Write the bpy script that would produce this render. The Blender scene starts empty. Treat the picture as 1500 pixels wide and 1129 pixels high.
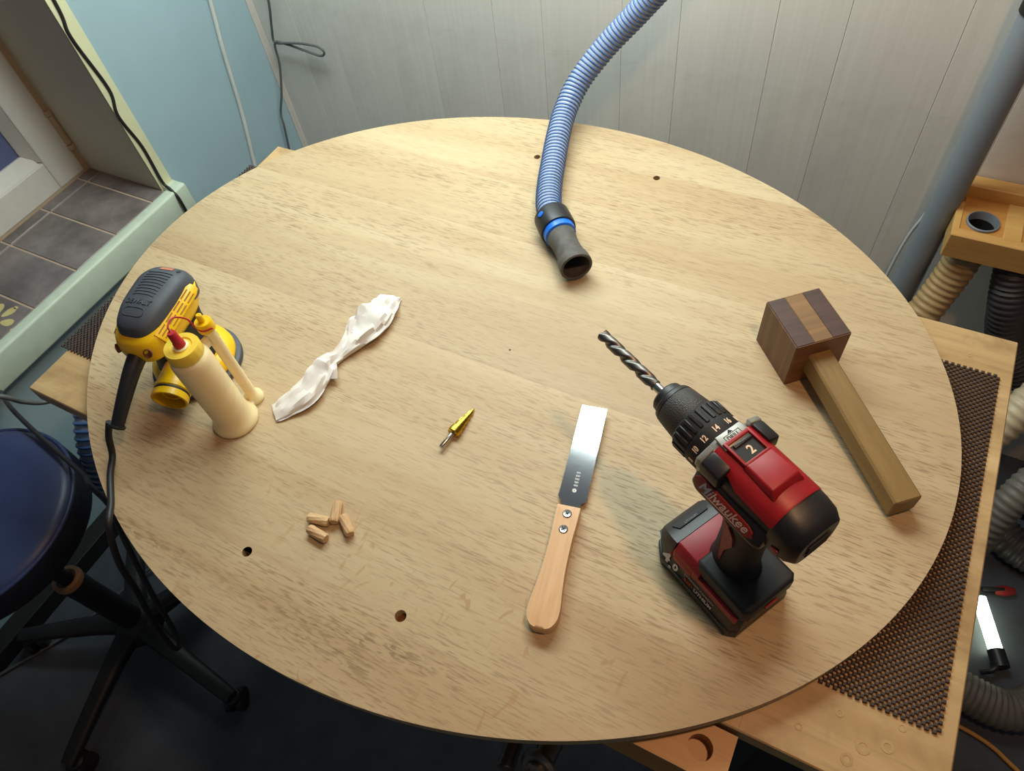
import bpy, bmesh, math, random
from mathutils import Vector, Matrix, noise
random.seed(7)
sc = bpy.context.scene
COL = sc.collection
PI = math.pi
Z0 = 0.90                     # height of the oval top above the floor level used here
FLOOR = -0.88                 # floor, measured from the oval top

# ------------------------------------------------------------------ camera
cam_d = bpy.data.cameras.new('camera')
cam_d.sensor_width = 36.0
cam_d.lens = 36.0 * 1051.5 / 1500.0
cam_d.clip_start = 0.02
cam = bpy.data.objects.new('camera', cam_d)
COL.objects.link(cam)
cam.matrix_world = Matrix(((0.88668, -0.31801, 0.33567, 0.0),
                           (0.45179, 0.75041, -0.48247, 0.0),
                           (-0.09846, 0.57945, 0.80904, 0.76 + Z0),
                           (0, 0, 0, 1)))
sc.camera = cam

# ------------------------------------------------------------------ world, lamps, exposure
world = bpy.data.worlds.new('world')
sc.world = world
world.use_nodes = True
bg = world.node_tree.nodes['Background']
bg.inputs[0].default_value = (0.92, 0.95, 1.0, 1)
bg.inputs[1].default_value = 0.085

def area_light(name, loc, target, sx, sy, power, color, shape='RECTANGLE'):
    d = bpy.data.lights.new(name, 'AREA')
    d.shape = shape
    d.size = sx
    if shape in ('RECTANGLE', 'ELLIPSE'):
        d.size_y = sy
    d.energy = power
    d.color = color
    o = bpy.data.objects.new(name, d)
    COL.objects.link(o)
    o.location = Vector(loc) + Vector((0, 0, Z0))
    v = Vector(target) - Vector(loc)
    o.rotation_euler = v.to_track_quat('-Z', 'Y').to_euler()
    return o

# neutral white LED panel above the far side of the table (it mirrors in the saw blade)
area_light('ceiling_led_light', (-0.66, 0.985, 0.92), (-0.66, 0.96, 0.0), 1.10, 0.27, 19.6, (0.86, 1.0, 0.97))
# warm bulb overhead, right of the table centre
area_light('warm_bulb_light', (0.20, 0.32, 1.30), (0.02, 0.36, 0.0), 0.075, 0.075, 5.6, (1.0, 0.55, 0.27), 'DISK')

vs = sc.view_settings
vs.view_transform = 'Standard'
vs.look = 'None'
vs.gamma = 1.0
vs.use_curve_mapping = False
vs.exposure = 0.0

# ------------------------------------------------------------------ helpers
def lin(c):
    out = []
    for v in c[:3]:
        v = v / 255.0
        out.append(v / 12.92 if v <= 0.04045 else ((v + 0.055) / 1.055) ** 2.4)
    return (out[0], out[1], out[2], 1.0)

class NT:
    def __init__(s, name):
        s.m = bpy.data.materials.new(name)
        s.m.use_nodes = True
        s.t = s.m.node_tree
        s.b = s.t.nodes['Principled BSDF']
    def n(s, typ, **kw):
        x = s.t.nodes.new(typ)
        for k, v in kw.items():
            if k.startswith('i_'):
                x.inputs[k[2:].replace('_', ' ')].default_value = v
            else:
                setattr(x, k, v)
        return x
    def l(s, a, b):
        s.t.links.new(a, b)
    def coords(s, scale=(1, 1, 1), kind='Object', rand=False):
        tc = s.n('ShaderNodeTexCoord')
        mp = s.n('ShaderNodeMapping')
        mp.inputs['Scale'].default_value = scale
        src = tc.outputs[kind]
        if rand:
            oi = s.n('ShaderNodeObjectInfo')
            ml = s.n('ShaderNodeMath', operation='MULTIPLY')
            ml.inputs[1].default_value = 37.0
            s.l(oi.outputs['Random'], ml.inputs[0])
            ad = s.n('ShaderNodeVectorMath', operation='ADD')
            s.l(src, ad.inputs[0])
            s.l(ml.outputs[0], ad.inputs[1])
            src = ad.outputs[0]
        s.l(src, mp.inputs['Vector'])
        return mp.outputs[0]
    def noise(s, vec, scale=1.0, detail=3.0, rough=0.55, dist=0.0):
        x = s.n('ShaderNodeTexNoise')
        x.inputs['Scale'].default_value = scale
        x.inputs['Detail'].default_value = detail
        x.inputs['Roughness'].default_value = rough
        x.inputs['Distortion'].default_value = dist
        s.l(vec, x.inputs['Vector'])
        return x.outputs[0]
    def ramp(s, fac, stops):
        x = s.n('ShaderNodeValToRGB')
        e = x.color_ramp.elements
        while len(e) < len(stops):
            e.new(0.5)
        for i, (p, c) in enumerate(stops):
            e[i].position = p
            e[i].color = c if len(c) == 4 else (*c, 1)
        s.l(fac, x.inputs[0])
        return x.outputs[0]
    def mix(s, fac, a, b, typ='MIX'):
        x = s.n('ShaderNodeMix', data_type='RGBA', blend_type=typ)
        for sock, v in ((0, fac), (6, a), (7, b)):
            if hasattr(v, 'is_linked') or hasattr(v, 'links'):
                s.l(v, x.inputs[sock])
            else:
                x.inputs[sock].default_value = v
        return x.outputs[2]
    def math(s, op, a, b=0.0):
        x = s.n('ShaderNodeMath', operation=op)
        for i, v in enumerate((a, b)):
            if hasattr(v, 'links'):
                s.l(v, x.inputs[i])
            else:
                x.inputs[i].default_value = v
        return x.outputs[0]
    def bump(s, h, strength=0.2, dist=0.001):
        x = s.n('ShaderNodeBump')
        x.inputs['Strength'].default_value = strength
        x.inputs['Distance'].default_value = dist
        s.l(h, x.inputs['Height'])
        s.l(x.outputs[0], s.b.inputs['Normal'])
    def base(s, c):
        if hasattr(c, 'links'):
            s.l(c, s.b.inputs['Base Color'])
        else:
            s.b.inputs['Base Color'].default_value = c
    def rough(s, v):
        if hasattr(v, 'links'):
            s.l(v, s.b.inputs['Roughness'])
        else:
            s.b.inputs['Roughness'].default_value = v

def plain(name, rgb, rough=0.5, metal=0.0, var=0.10, vscale=30.0, bump=0.0, bscale=300.0, spec=0.5, coat=0.0, sss=0.0, trans=0.0):
    """coloured material with faint procedural mottling and optional fine relief"""
    t = NT(name)
    c = lin(rgb)
    v = t.coords()
    n = t.noise(v, vscale, 4, 0.6)
    lo = tuple(x * (1 - var) for x in c[:3])
    hi = tuple(min(1, x * (1 + var)) for x in c[:3])
    t.base(t.ramp(n, [(0.3, lo), (0.7, hi)]))
    t.rough(rough)
    t.b.inputs['Metallic'].default_value = metal
    t.b.inputs['Specular IOR Level'].default_value = spec
    t.b.inputs['Coat Weight'].default_value = coat
    if sss:
        t.b.inputs['Subsurface Weight'].default_value = sss
        t.b.inputs['Subsurface Radius'].default_value = (0.02, 0.012, 0.006)
        t.b.inputs['Subsurface Scale'].default_value = 0.5
    if trans:
        t.b.inputs['Transmission Weight'].default_value = trans
    if bump:
        t.bump(t.noise(v, bscale, 3, 0.6), bump, 0.0006)
    return t.m

def wood(name, light, dark, along='X', fine=260.0, streak=26.0, rough=0.55, rand=False, pore=0.5, tint=0.0, bump=0.15, patch=0.5):
    t = NT(name)
    sx = {'X': (1, 0, 0), 'Y': (0, 1, 0), 'Z': (0, 0, 1)}[along]
    def sv(lo, hi):
        return tuple(lo if a else hi for a in sx)
    v1 = t.coords(sv(1.3, streak), rand=rand)
    v2 = t.coords(sv(fine / 22.0, fine), rand=rand)
    n1 = t.noise(v1, 1.0, 4, 0.6, 0.35)
    col = t.ramp(n1, [(0.28, lin(dark)), (0.52, lin([(a + b) / 2 for a, b in zip(light, dark)])), (0.72, lin(light))])
    n2 = t.noise(v2, 1.0, 2, 0.5, 0.2)
    v3 = t.coords(sv(2.2, 7.0), rand=rand)
    msk = t.ramp(t.noise(v3, 1.0, 2, 0.5), [(patch - 0.12, (0.25, 0.25, 0.25)), (patch + 0.15, (1, 1, 1))])
    po = t.ramp(n2, [(0.56, (0, 0, 0)), (0.70, (1, 1, 1))])
    pm = t.math('MULTIPLY', po, msk)
    pm = t.math('MULTIPLY', pm, pore)
    col = t.mix(pm, col, tuple(x * 0.55 for x in lin(dark)[:3]) + (1,))
    if tint:
        oi = t.n('ShaderNodeObjectInfo')
        hs = t.n('ShaderNodeHueSaturation')
        mr = t.n('ShaderNodeMapRange')
        mr.inputs['To Min'].default_value = 1 - tint
        mr.inputs['To Max'].default_value = 1 + tint * 0.7
        t.l(oi.outputs['Random'], mr.inputs['Value'])
        t.l(mr.outputs[0], hs.inputs['Value'])
        t.l(col, hs.inputs['Color'])
        col = hs.outputs[0]
    t.base(col)
    t.rough(rough)
    if bump:
        t.bump(n2, bump, 0.0004)
    return t

class B:
    """collects shapes in one bmesh"""
    def __init__(s):
        s.bm = bmesh.new()
    def _xf(s, verts, mat):
        if mat is not None:
            bmesh.ops.transform(s.bm, matrix=mat, verts=verts)
    def box(s, x0, x1, y0, y1, z0, z1, bev=0.0, mat=None, seg=2):
        r = bmesh.ops.create_cube(s.bm, size=1.0)
        vs_ = r['verts']
        for v in vs_:
            v.co = Vector((x0 + (v.co.x + .5) * (x1 - x0), y0 + (v.co.y + .5) * (y1 - y0), z0 + (v.co.z + .5) * (z1 - z0)))
        if mat is not None:
            bmesh.ops.transform(s.bm, matrix=mat, verts=vs_)
        if bev:
            ed = list({e for v in vs_ for e in v.link_edges})
            bmesh.ops.bevel(s.bm, geom=ed, offset=bev, segments=seg, affect='EDGES', profile=0.5)
        return s
    def loft(s, rings, cap0=True, cap1=True, closed=True):
        rows = [[s.bm.verts.new(p) for p in r] for r in rings]
        n = len(rows[0])
        for a, b in zip(rows, rows[1:]):
            for i in range(n if closed else n - 1):
                j = (i + 1) % n
                try:
                    s.bm.faces.new((a[i], a[j], b[j], b[i]))
                except ValueError:
                    pass
        if cap0 and closed:
            s.bm.faces.new(list(reversed(rows[0])))
        if cap1 and closed:
            s.bm.faces.new(rows[-1])
        return s
    def lathe(s, prof, n=32, mat=None, cap0=True, cap1=True):
        mat = mat or Matrix()
        rings = []
        for r, z in prof:
            rings.append([mat @ Vector((r * math.cos(2 * PI * i / n), r * math.sin(2 * PI * i / n), z)) for i in range(n)])
        return s.loft(rings, cap0, cap1)
    def tube(s, pts, r, n=10, sub=6, cap=True):
        path = spline(pts, sub) if sub > 1 else [Vector(p) for p in pts]
        fr = frames(path)
        m = len(path)
        rings = []
        for i, (p, (t, u, w)) in enumerate(zip(path, fr)):
            rr = r(i / (m - 1)) if callable(r) else r
            rings.append([p + (u * math.cos(2 * PI * k / n) + w * math.sin(2 * PI * k / n)) * rr for k in range(n)])
        return s.loft(rings, cap, cap)
    def prism(s, poly, z0, z1, bev=0.0, mat=None, seg=2, taper=None):
        mat = mat or Matrix()
        lo = [s.bm.verts.new(mat @ Vector((x, y, z0))) for x, y in poly]
        top = poly if taper is None else taper
        hi = [s.bm.verts.new(mat @ Vector((x, y, z1))) for x, y in top]
        n = len(poly)
        fs = [s.bm.faces.new(list(reversed(lo))), s.bm.faces.new(hi)]
        for i in range(n):
            fs.append(s.bm.faces.new((lo[i], lo[(i + 1) % n], hi[(i + 1) % n], hi[i])))
        if bev:
            ed = list({e for f in fs[:2] for e in f.edges})
            bmesh.ops.bevel(s.bm, geom=ed, offset=bev, segments=seg, affect='EDGES', profile=0.5)
        return s
    def done(s, name, mat, parent=None, angle=35, loc=None):
        bmesh.ops.recalc_face_normals(s.bm, faces=s.bm.faces)
        me = bpy.data.meshes.new(name)
        s.bm.to_mesh(me)
        s.bm.free()
        if angle:
            me.shade_smooth()
            me.set_sharp_from_angle(angle=math.radians(angle))
        me.materials.append(mat)
        o = bpy.data.objects.new(name, me)
        COL.objects.link(o)
        if parent is not None:
            o.parent = parent
        if loc is not None:
            o.location = loc
        return o

def spline(pts, sub):
    P = [Vector(p) for p in pts]
    if len(P) == 2:
        return [P[0].lerp(P[1], i / sub) for i in range(sub + 1)]
    P = [P[0] * 2 - P[1]] + P + [P[-1] * 2 - P[-2]]
    out = []
    for i in range(1, len(P) - 2):
        a, b, c, d = P[i - 1:i + 3]
        for k in range(sub):
            t = k / sub
            out.append(0.5 * ((2 * b) + (c - a) * t + (2 * a - 5 * b + 4 * c - d) * t * t + (3 * b - a - 3 * c + d) * t ** 3))
    out.append(P[-2])
    return out

def resample(path, step):
    out = [path[0].copy()]
    acc = 0.0
    for a, b in zip(path, path[1:]):
        L = (b - a).length
        while acc + L >= step:
            q = (step - acc) / L
            a = a.lerp(b, q)
            out.append(a.copy())
            L = (b - a).length
            acc = 0.0
        acc += L
    return out

def frames(path):
    n = len(path)
    tang = []
    for i in range(n):
        t = path[min(i + 1, n - 1)] - path[max(i - 1, 0)]
        tang.append(t.normalized())
    u = tang[0].orthogonal().normalized()
    fr = []
    for t in tang:
        u = (u - t * u.dot(t)).normalized()
        fr.append((t, u.copy(), t.cross(u)))
    return fr

def thing(name, loc, label, cat, rotz=0.0, group=None):
    o = bpy.data.objects.new(name, None)
    o.empty_display_size = 0.05
    COL.objects.link(o)
    o.location = (loc[0], loc[1], loc[2] + Z0)
    o.rotation_euler = (0, 0, rotz)
    o['label'] = label
    o['category'] = cat
    if group:
        o['group'] = group
    return o

def tag(o, label, cat, group=None):
    o['label'] = label
    o['category'] = cat
    if group:
        o['group'] = group
    return o

def up(o, loc=(0, 0, 0)):
    o.location = (loc[0], loc[1], loc[2] + Z0)
    return o

def struct(o):
    o['kind'] = 'structure'
    return o

def text(name, body, size, mat, parent, matrix, shear=0.0, ext=0.0002, sx=1.0, bold=0.0):
    c = bpy.data.curves.new(name, 'FONT')
    c.body = body
    c.size = size
    c.align_x = 'CENTER'
    c.align_y = 'CENTER'
    c.shear = shear
    c.extrude = ext
    c.offset = bold
    c.resolution_u = 3
    tmp = bpy.data.objects.new('tmp_text', c)
    COL.objects.link(tmp)
    dg = bpy.context.evaluated_depsgraph_get()
    me = bpy.data.meshes.new_from_object(tmp.evaluated_get(dg))
    bpy.data.objects.remove(tmp)
    bpy.data.curves.remove(c)
    me.transform(Matrix.Diagonal((sx, 1, 1, 1)))
    me.transform(matrix)
    me.materials.clear()
    me.materials.append(mat)
    o = bpy.data.objects.new(name, me)
    COL.objects.link(o)
    o.parent = parent
    return o

def basis(x, y, o):
    """matrix whose local x, y run along the given directions"""
    x = Vector(x).normalized()
    z = x.cross(Vector(y)).normalized()
    y = z.cross(x)
    return Matrix(((x.x, y.x, z.x, o[0]), (x.y, y.y, z.y, o[1]), (x.z, y.z, z.z, o[2]), (0, 0, 0, 1)))

def along(axis, o):
    """matrix taking local z to axis at o"""
    q = Vector(axis).to_track_quat('Z', 'X')
    return Matrix.Translation(Vector(o)) @ q.to_matrix().to_4x4()

def corrugated(name, pts, r, pitch, mat, parent=None, n=20, depth=0.10):
    path = resample(spline(pts, 12), pitch / 4.0)
    fr = frames(path)
    b = B()
    prof = (1.0, 1.0 - depth * 0.5, 1.0 - depth, 1.0 - depth * 0.5)
    rings = []
    for i, (p, (t, u, w)) in enumerate(zip(path, fr)):
        rr = r * prof[i % 4]
        rings.append([p + (u * math.cos(2 * PI * k / n) + w * math.sin(2 * PI * k / n)) * rr for k in range(n)])
    b.loft(rings)
    return b.done(name, mat, parent, angle=60)

def helix_rib(name, pts, r, pitch, rr, mat, parent=None, n=6, per=18):
    path = resample(spline(pts, 12), pitch / per)
    fr = frames(path)
    hp = []
    for i, (p, (t, u, w)) in enumerate(zip(path, fr)):
        a = 2 * PI * i / per
        hp.append(p + (u * math.cos(a) + w * math.sin(a)) * r)
    return B().tube(hp, rr, n, 1).done(name, mat, parent, angle=80)

def superring(x, cy, cz, hw, hh, e=2.4, n=32):
    out = []
    for i in range(n):
        a = 2 * PI * i / n
        c, s_ = math.cos(a), math.sin(a)
        out.append(Vector((x, cy + hw * math.copysign(abs(c) ** (2 / e), c), cz + hh * math.copysign(abs(s_) ** (2 / e), s_))))
    return out

# ------------------------------------------------------------------ materials
def oak_material():
    t = NT('oak_top')
    v1 = t.coords((1.1, 22, 1), rand=True)
    n1 = t.noise(v1, 1.0, 5, 0.62, 0.4)
    col = t.ramp(n1, [(0.25, lin((202, 172, 130))), (0.5, lin((216, 190, 149))), (0.75, lin((226, 204, 165)))])
    # broad soft tone changes along a board
    v0 = t.coords((2.4, 5.0, 1), rand=True)
    col = t.mix(t.ramp(t.noise(v0, 1.0, 2, 0.5), [(0.35, (0, 0, 0)), (0.75, (0.5, 0.5, 0.5))]), col, lin((196, 160, 118)))
    # fine pores: short dark dashes running with the grain
    v2 = t.coords((46, 500, 1), rand=True)
    n2 = t.noise(v2, 1.0, 2, 0.5, 0.15)
    v3 = t.coords((3.0, 9.0, 1), rand=True)
    dens = t.ramp(t.noise(v3, 1.0, 2, 0.5, 0.6), [(0.40, (0.30, 0.30, 0.30)), (0.66, (1, 1, 1))])
    po = t.math('MULTIPLY', t.ramp(n2, [(0.52, (0, 0, 0)), (0.66, (1, 1, 1))]), dens)
    col = t.mix(t.math('MULTIPLY', po, 0.58), col, lin((128, 94, 60)))
    # patches of coarse dark dashes
    v4 = t.coords((60, 300, 1), rand=True)
    n4 = t.noise(v4, 1.0, 2, 0.55, 0.5)
    v5 = t.coords((1.5, 11.0, 1), rand=True)
    pat = t.ramp(t.noise(v5, 1.0, 3, 0.55, 0.8), [(0.60, (0, 0, 0)), (0.70, (1, 1, 1))])
    da = t.math('MULTIPLY', t.ramp(n4, [(0.50, (0, 0, 0)), (0.58, (1, 1, 1))]), pat)
    at = t.n('ShaderNodeAttribute', attribute_type='OBJECT', attribute_name='coarse')
    da = t.math('MULTIPLY', da, at.outputs['Fac'])
    col = t.mix(t.math('MULTIPLY', da, 0.62), col, lin((104, 78, 54)))
    # ray flecks: paler curved flecks across the grain
    v6 = t.coords((55, 22, 1), rand=True)
    n6 = t.noise(v6, 1.0, 1, 0.4, 1.6)
    v7 = t.coords((1.2, 5.0, 1), rand=True)
    fm = t.ramp(t.noise(v7, 1.0, 1, 0.5), [(0.56, (0, 0, 0)), (0.66, (1, 1, 1))])
    fl = t.math('MULTIPLY', t.math('MULTIPLY', t.ramp(n6, [(0.66, (0, 0, 0)), (0.70, (1, 1, 1))]), fm), at.outputs['Fac'])
    col = t.mix(t.math('MULTIPLY', fl, 0.55), col, lin((190, 146, 92)))
    # board to board difference
    oi = t.n('ShaderNodeObjectInfo')
    hs = t.n('ShaderNodeHueSaturation')
    mr = t.n('ShaderNodeMapRange')
    mr.inputs['To Min'].default_value = 0.69
    mr.inputs['To Max'].default_value = 0.77
    t.l(oi.outputs['Random'], mr.inputs['Value'])
    t.l(mr.outputs[0], hs.inputs['Value'])
    t.l(col, hs.inputs['Color'])
    t.base(hs.outputs[0])
    t.rough(0.52)
    t.b.inputs['Specular IOR Level'].default_value = 0.35
    t.bump(n2, 0.12, 0.0004)
    return t.m

M_OAK = oak_material()
M_HOLE = plain('hole_wood', (120, 78, 44), 0.8, var=0.35, vscale=260)
M_BENCH = wood('bench_board', (206, 176, 128), (170, 136, 90), 'X', 200, 18, 0.5, pore=0.35, bump=0.1)
# worn bench: grubby stains and a few scratches of its own
_src = M_BENCH.b.inputs['Base Color'].links[0].from_socket
_st = M_BENCH.ramp(M_BENCH.noise(M_BENCH.coords((9, 14, 9)), 1.0, 5, 0.65, 0.6), [(0.48, (0, 0, 0)), (0.72, (0.55, 0.55, 0.55))])
_src = M_BENCH.mix(_st, _src, lin((112, 78, 46)))
_sc = M_BENCH.ramp(M_BENCH.noise(M_BENCH.coords((220, 5, 9)), 1.0, 3, 0.6, 0.9), [(0.70, (0, 0, 0)), (0.76, (0.6, 0.6, 0.6))])
M_BENCH.base(M_BENCH.mix(_sc, _src, lin((96, 66, 40))))
M_BENCH = M_BENCH.m
M_JAW = wood('vise_wood', (208, 160, 96), (176, 124, 66), 'X', 200, 24, 0.42, pore=0.3).m
M_PINE = wood('pine', (222, 180, 112), (190, 140, 74), 'X', 160, 16, 0.5, pore=0.25).m
M_PINE2 = wood('pine_orange', (206, 150, 76), (176, 118, 54), 'X', 160, 16, 0.5, pore=0.25).m
M_WALNUT = wood('walnut', (128, 90, 58), (92, 62, 42), 'Z', 240, 60, 0.5, pore=0.5).m
M_WALNUTF = wood('walnut_face', (140, 94, 60), (106, 68, 42), 'Y', 240, 60, 0.5, pore=0.5).m
M_WALNUTX = wood('walnut_dark', (88, 56, 43), (58, 36, 29), 'Y', 300, 80, 0.5, pore=0.5).m
M_MOAK = wood('mallet_oak', (140, 102, 56), (108, 76, 40), 'Y', 300, 60, 0.5, pore=0.6).m
M_ASH = wood('mallet_handle', (152, 122, 70), (122, 94, 50), 'X', 300, 60, 0.5, pore=0.5).m
M_BEECH = wood('beech', (228, 188, 142), (210, 164, 118), 'X', 420, 120, 0.5, pore=0.45).m
M_DOWEL = wood('dowel_wood', (220, 186, 140), (190, 150, 104), 'X', 500, 160, 0.65, pore=0.5, rand=True).m

M_MAT = plain('mat_rubber', (64, 50, 44), 0.55, var=0.2, vscale=80)
M_BLACK = plain('black_plastic', (30, 30, 33), 0.42, var=0.15, bump=0.12, bscale=900)
M_BLACKM = plain('black_matte', (24, 23, 24), 0.62, var=0.2, bump=0.2, bscale=700)
M_GREYD = plain('dark_grey_rubber', (66, 70, 78), 0.55, var=0.08, bump=0.12, bscale=800)
M_RED = plain('red_plastic', (154, 20, 30), 0.44, var=0.10, vscale=60)
M_REDD = plain('red_rubber', (136, 34, 32), 0.5, var=0.12, vscale=60)
M_YEL = plain('yellow_plastic', (240, 190, 6), 0.36, var=0.06, vscale=50)
M_YELCAP = plain('yellow_cap', (240, 206, 70), 0.4, var=0.06, vscale=60, sss=0.15)
M_SILVER = plain('grey_metal_paint', (160, 158, 152), 0.42, metal=0.55, var=0.08)
M_STEEL = plain('steel', (190, 188, 184), 0.24, metal=1.0, var=0.06)
M_DRILLBIT = plain('drill_steel', (118, 113, 108), 0.42, metal=1.0, var=0.12, vscale=120)
M_GOLD = plain('titanium_gold', (196, 156, 48), 0.26, metal=1.0, var=0.1, vscale=150)
M_BLADE = plain('saw_steel', (212, 214, 216), 0.10, metal=1.0, var=0.02)
M_ETCH = plain('etched_mark', (226, 228, 228), 0.6, var=0.02)
M_WHITE = plain('white_print', (236, 230, 220), 0.6, var=0.02)
M_PEACH = plain('peach_print', (236, 205, 176), 0.6, var=0.03)
M_LOGO = plain('silver_print', (206, 190, 186), 0.45, var=0.03)
M_REDP = plain('red_print', (170, 60, 50), 0.6, var=0.05)
M_GREYPRINT = plain('grey_print', (120, 122, 126), 0.6, var=0.05)
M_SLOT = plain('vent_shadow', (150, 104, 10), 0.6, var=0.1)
M_ORANGEP = plain('orange_label', (186, 110, 84), 0.5, var=0.1, vscale=300)
M_BOTTLE = plain('bottle_plastic', (248, 226, 178), 0.34, var=0.03, vscale=14, sss=0.35)
M_REDSOFT = plain('red_soft', (176, 34, 44), 0.5, var=0.08)
M_PAPER = plain('tissue_paper', (222, 215, 208), 0.85, var=0.03, vscale=40, sss=0.1)
M_HOSE = plain('hose_grey', (152, 164, 182), 0.35, var=0.06)
M_HOSEB = plain('hose_blue', (78, 106, 158), 0.35, var=0.08)
M_BLUE = plain('blue_ring', (24, 112, 226), 0.35, var=0.06)
M_CUFF = plain('dusty_rubber', (84, 80, 76), 0.72, var=0.30, vscale=60, bump=0.25, bscale=200)
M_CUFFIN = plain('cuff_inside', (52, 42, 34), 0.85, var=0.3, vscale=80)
M_CORD = plain('black_cord', (34, 33, 34), 0.5, var=0.15)
M_CABLE = plain('grey_cable', (92, 94, 92), 0.5, var=0.1)
M_CABLEW = plain('white_cable', (200, 202, 196), 0.5, var=0.06)
M_PIPE = plain('grey_pvc', (122, 128, 134), 0.42, var=0.06, vscale=10)
M_HOSEW = plain('beige_hose', (188, 172, 142), 0.45, var=0.12)
M_HOSEBR = plain('amber_hose', (172, 142, 98), 0.45, var=0.14)
M_HOSED = plain('dark_hose', (60, 56, 58), 0.5, var=0.15)
M_HOSEG = plain('grey_hose', (104, 100, 92), 0.5, var=0.15)
M_VINYL = plain('blue_vinyl', (47, 58, 94), 0.42, var=0.10, vscale=22, bump=0.25, bscale=500)
M_VINYLS = plain('dark_vinyl', (20, 24, 38), 0.5, var=0.12)
M_STOOL = plain('stool_black', (26, 25, 26), 0.5, var=0.25, vscale=24)
M_COLLAR = plain('collar_tan', (150, 112, 84), 0.5, var=0.15)
M_FLOOR = plain('floor_paint', (68, 73, 82), 0.7, var=0.25, vscale=9, bump=0.15, bscale=60)
M_BLUEW = plain('wall_blue', (158, 182, 190), 0.6, var=0.05, vscale=5, bump=0.05, bscale=150)
M_CREAM = plain('cream_paint', (214, 212, 172), 0.55, var=0.05, vscale=8)
M_REVEAL = plain('reveal_paint', (206, 200, 176), 0.6, var=0.05, vscale=6)
M_GREEN = plain('sill_green', (196, 208, 188), 0.5, var=0.06, vscale=24)
M_FRAME = plain('window_white', (214, 208, 198), 0.4, var=0.04)
M_FRAME2 = plain('window_beige', (188, 166, 138), 0.45, var=0.06)
M_GROUT = plain('grout', (186, 164, 144), 0.8, var=0.1, vscale=60)
M_TILE = plain('sill_tile', (118, 108, 104), 0.32, var=0.38, vscale=13)
M_TILEP = plain('tile_print', (204, 190, 128), 0.4, var=0.1)
M_TRIM = plain('corner_trim', (206, 198, 190), 0.5, var=0.04)
M_BASEB = plain('black_baseboard', (26, 25, 25), 0.55, var=0.2)

def panel_material():
    t = NT('wall_panel')
    v = t.coords((150, 150, 3.2), rand=True)
    n = t.noise(v, 1.0, 3, 0.6, 0.2)
    col = t.ramp(n, [(0.3, lin((224, 219, 209))), (0.7, lin((232, 227, 218)))])
    v2 = t.coords((3, 3, 4.5), rand=False)
    sm = t.ramp(t.noise(v2, 1.0, 4, 0.65, 0.8), [(0.52, (0, 0, 0)), (0.85, (0.5, 0.5, 0.5))])
    col = t.mix(sm, col, lin((196, 190, 180)))
    v3 = t.coords((2.2, 2.2, 20), rand=False)
    sc_ = t.ramp(t.noise(v3, 1.0, 5, 0.7, 1.5), [(0.66, (0, 0, 0)), (0.76, (0.32, 0.32, 0.32))])
    col = t.mix(sc_, col, lin((180, 172, 162)))
    t.base(col)
    t.rough(0.42)
    t.bump(n, 0.25, 0.0006)
    return t.m
M_PANEL = panel_material()

def glass_material():
    t = NT('window_glass')
    t.base(lin((128, 136, 186)))
    t.rough(0.08)
    t.b.inputs['Transmission Weight'].default_value = 0.6
    return t.m
M_GLASS = glass_material()

def glow_material():
    t = NT('led_glow')
    t.base((0.9, 1.0, 0.8, 1))
    t.b.inputs['Emission Color'].default_value = (0.88, 1.0, 0.72, 1)
    t.b.inputs['Emission Strength'].default_value = 6.0
    return t.m
M_GLOW = glow_material()

def knurl_material():
    t = NT('knurled_black')
    t.base(lin((52, 49, 47)))
    t.rough(0.5)
    v = t.coords((1, 1, 1))
    w = t.n('ShaderNodeTexVoronoi')
    w.inputs['Scale'].default_value = 900
    t.l(v, w.inputs['Vector'])
    t.bump(w.outputs['Distance'], 0.6, 0.0006)
    return t.m
M_KNURL = knurl_material()

# ------------------------------------------------------------------ the room
XW, YW = -1.464, 1.266        # left wall and back wall (faces)
CEIL = 1.55
fl = B().box(-2.2, 2.0, -1.8, 1.5, FLOOR - 0.05, FLOOR).done('floor', M_FLOOR, angle=0)
struct(up(fl))

# left wall: below the window, beside it and above it
SILLZ = -0.272
b = B()
b.box(XW - 0.25, XW, -1.8, 0.80, FLOOR, SILLZ - 0.03)
b.box(XW - 0.25, XW, 0.80, YW + 0.05, FLOOR, CEIL)
b.box(XW - 0.25, XW, -1.8, 0.80, 0.95, CEIL)
b.box(XW - 0.25, XW, -1.8, -0.75, SILLZ - 0.03, 0.95)
wl = struct(up(b.done('wall_left', M_BLUEW, angle=0)))
rv = B().box(XW - 0.29, XW + 0.002, 0.797, 0.803, SILLZ, 0.95).done('reveal', M_REVEAL, wl, 0)
cb = B().box(XW - 0.001, XW + 0.003, 0.797, 0.834, SILLZ - 0.02, 0.95, 0.001).done('corner_band', M_CREAM, wl, 0)
b = B()
b.box(XW, XW + 0.05, -1.8, 0.30, FLOOR, FLOOR + 0.05, 0.003)
struct(up(b.done('baseboard_left', M_BASEB, angle=0)))

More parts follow.
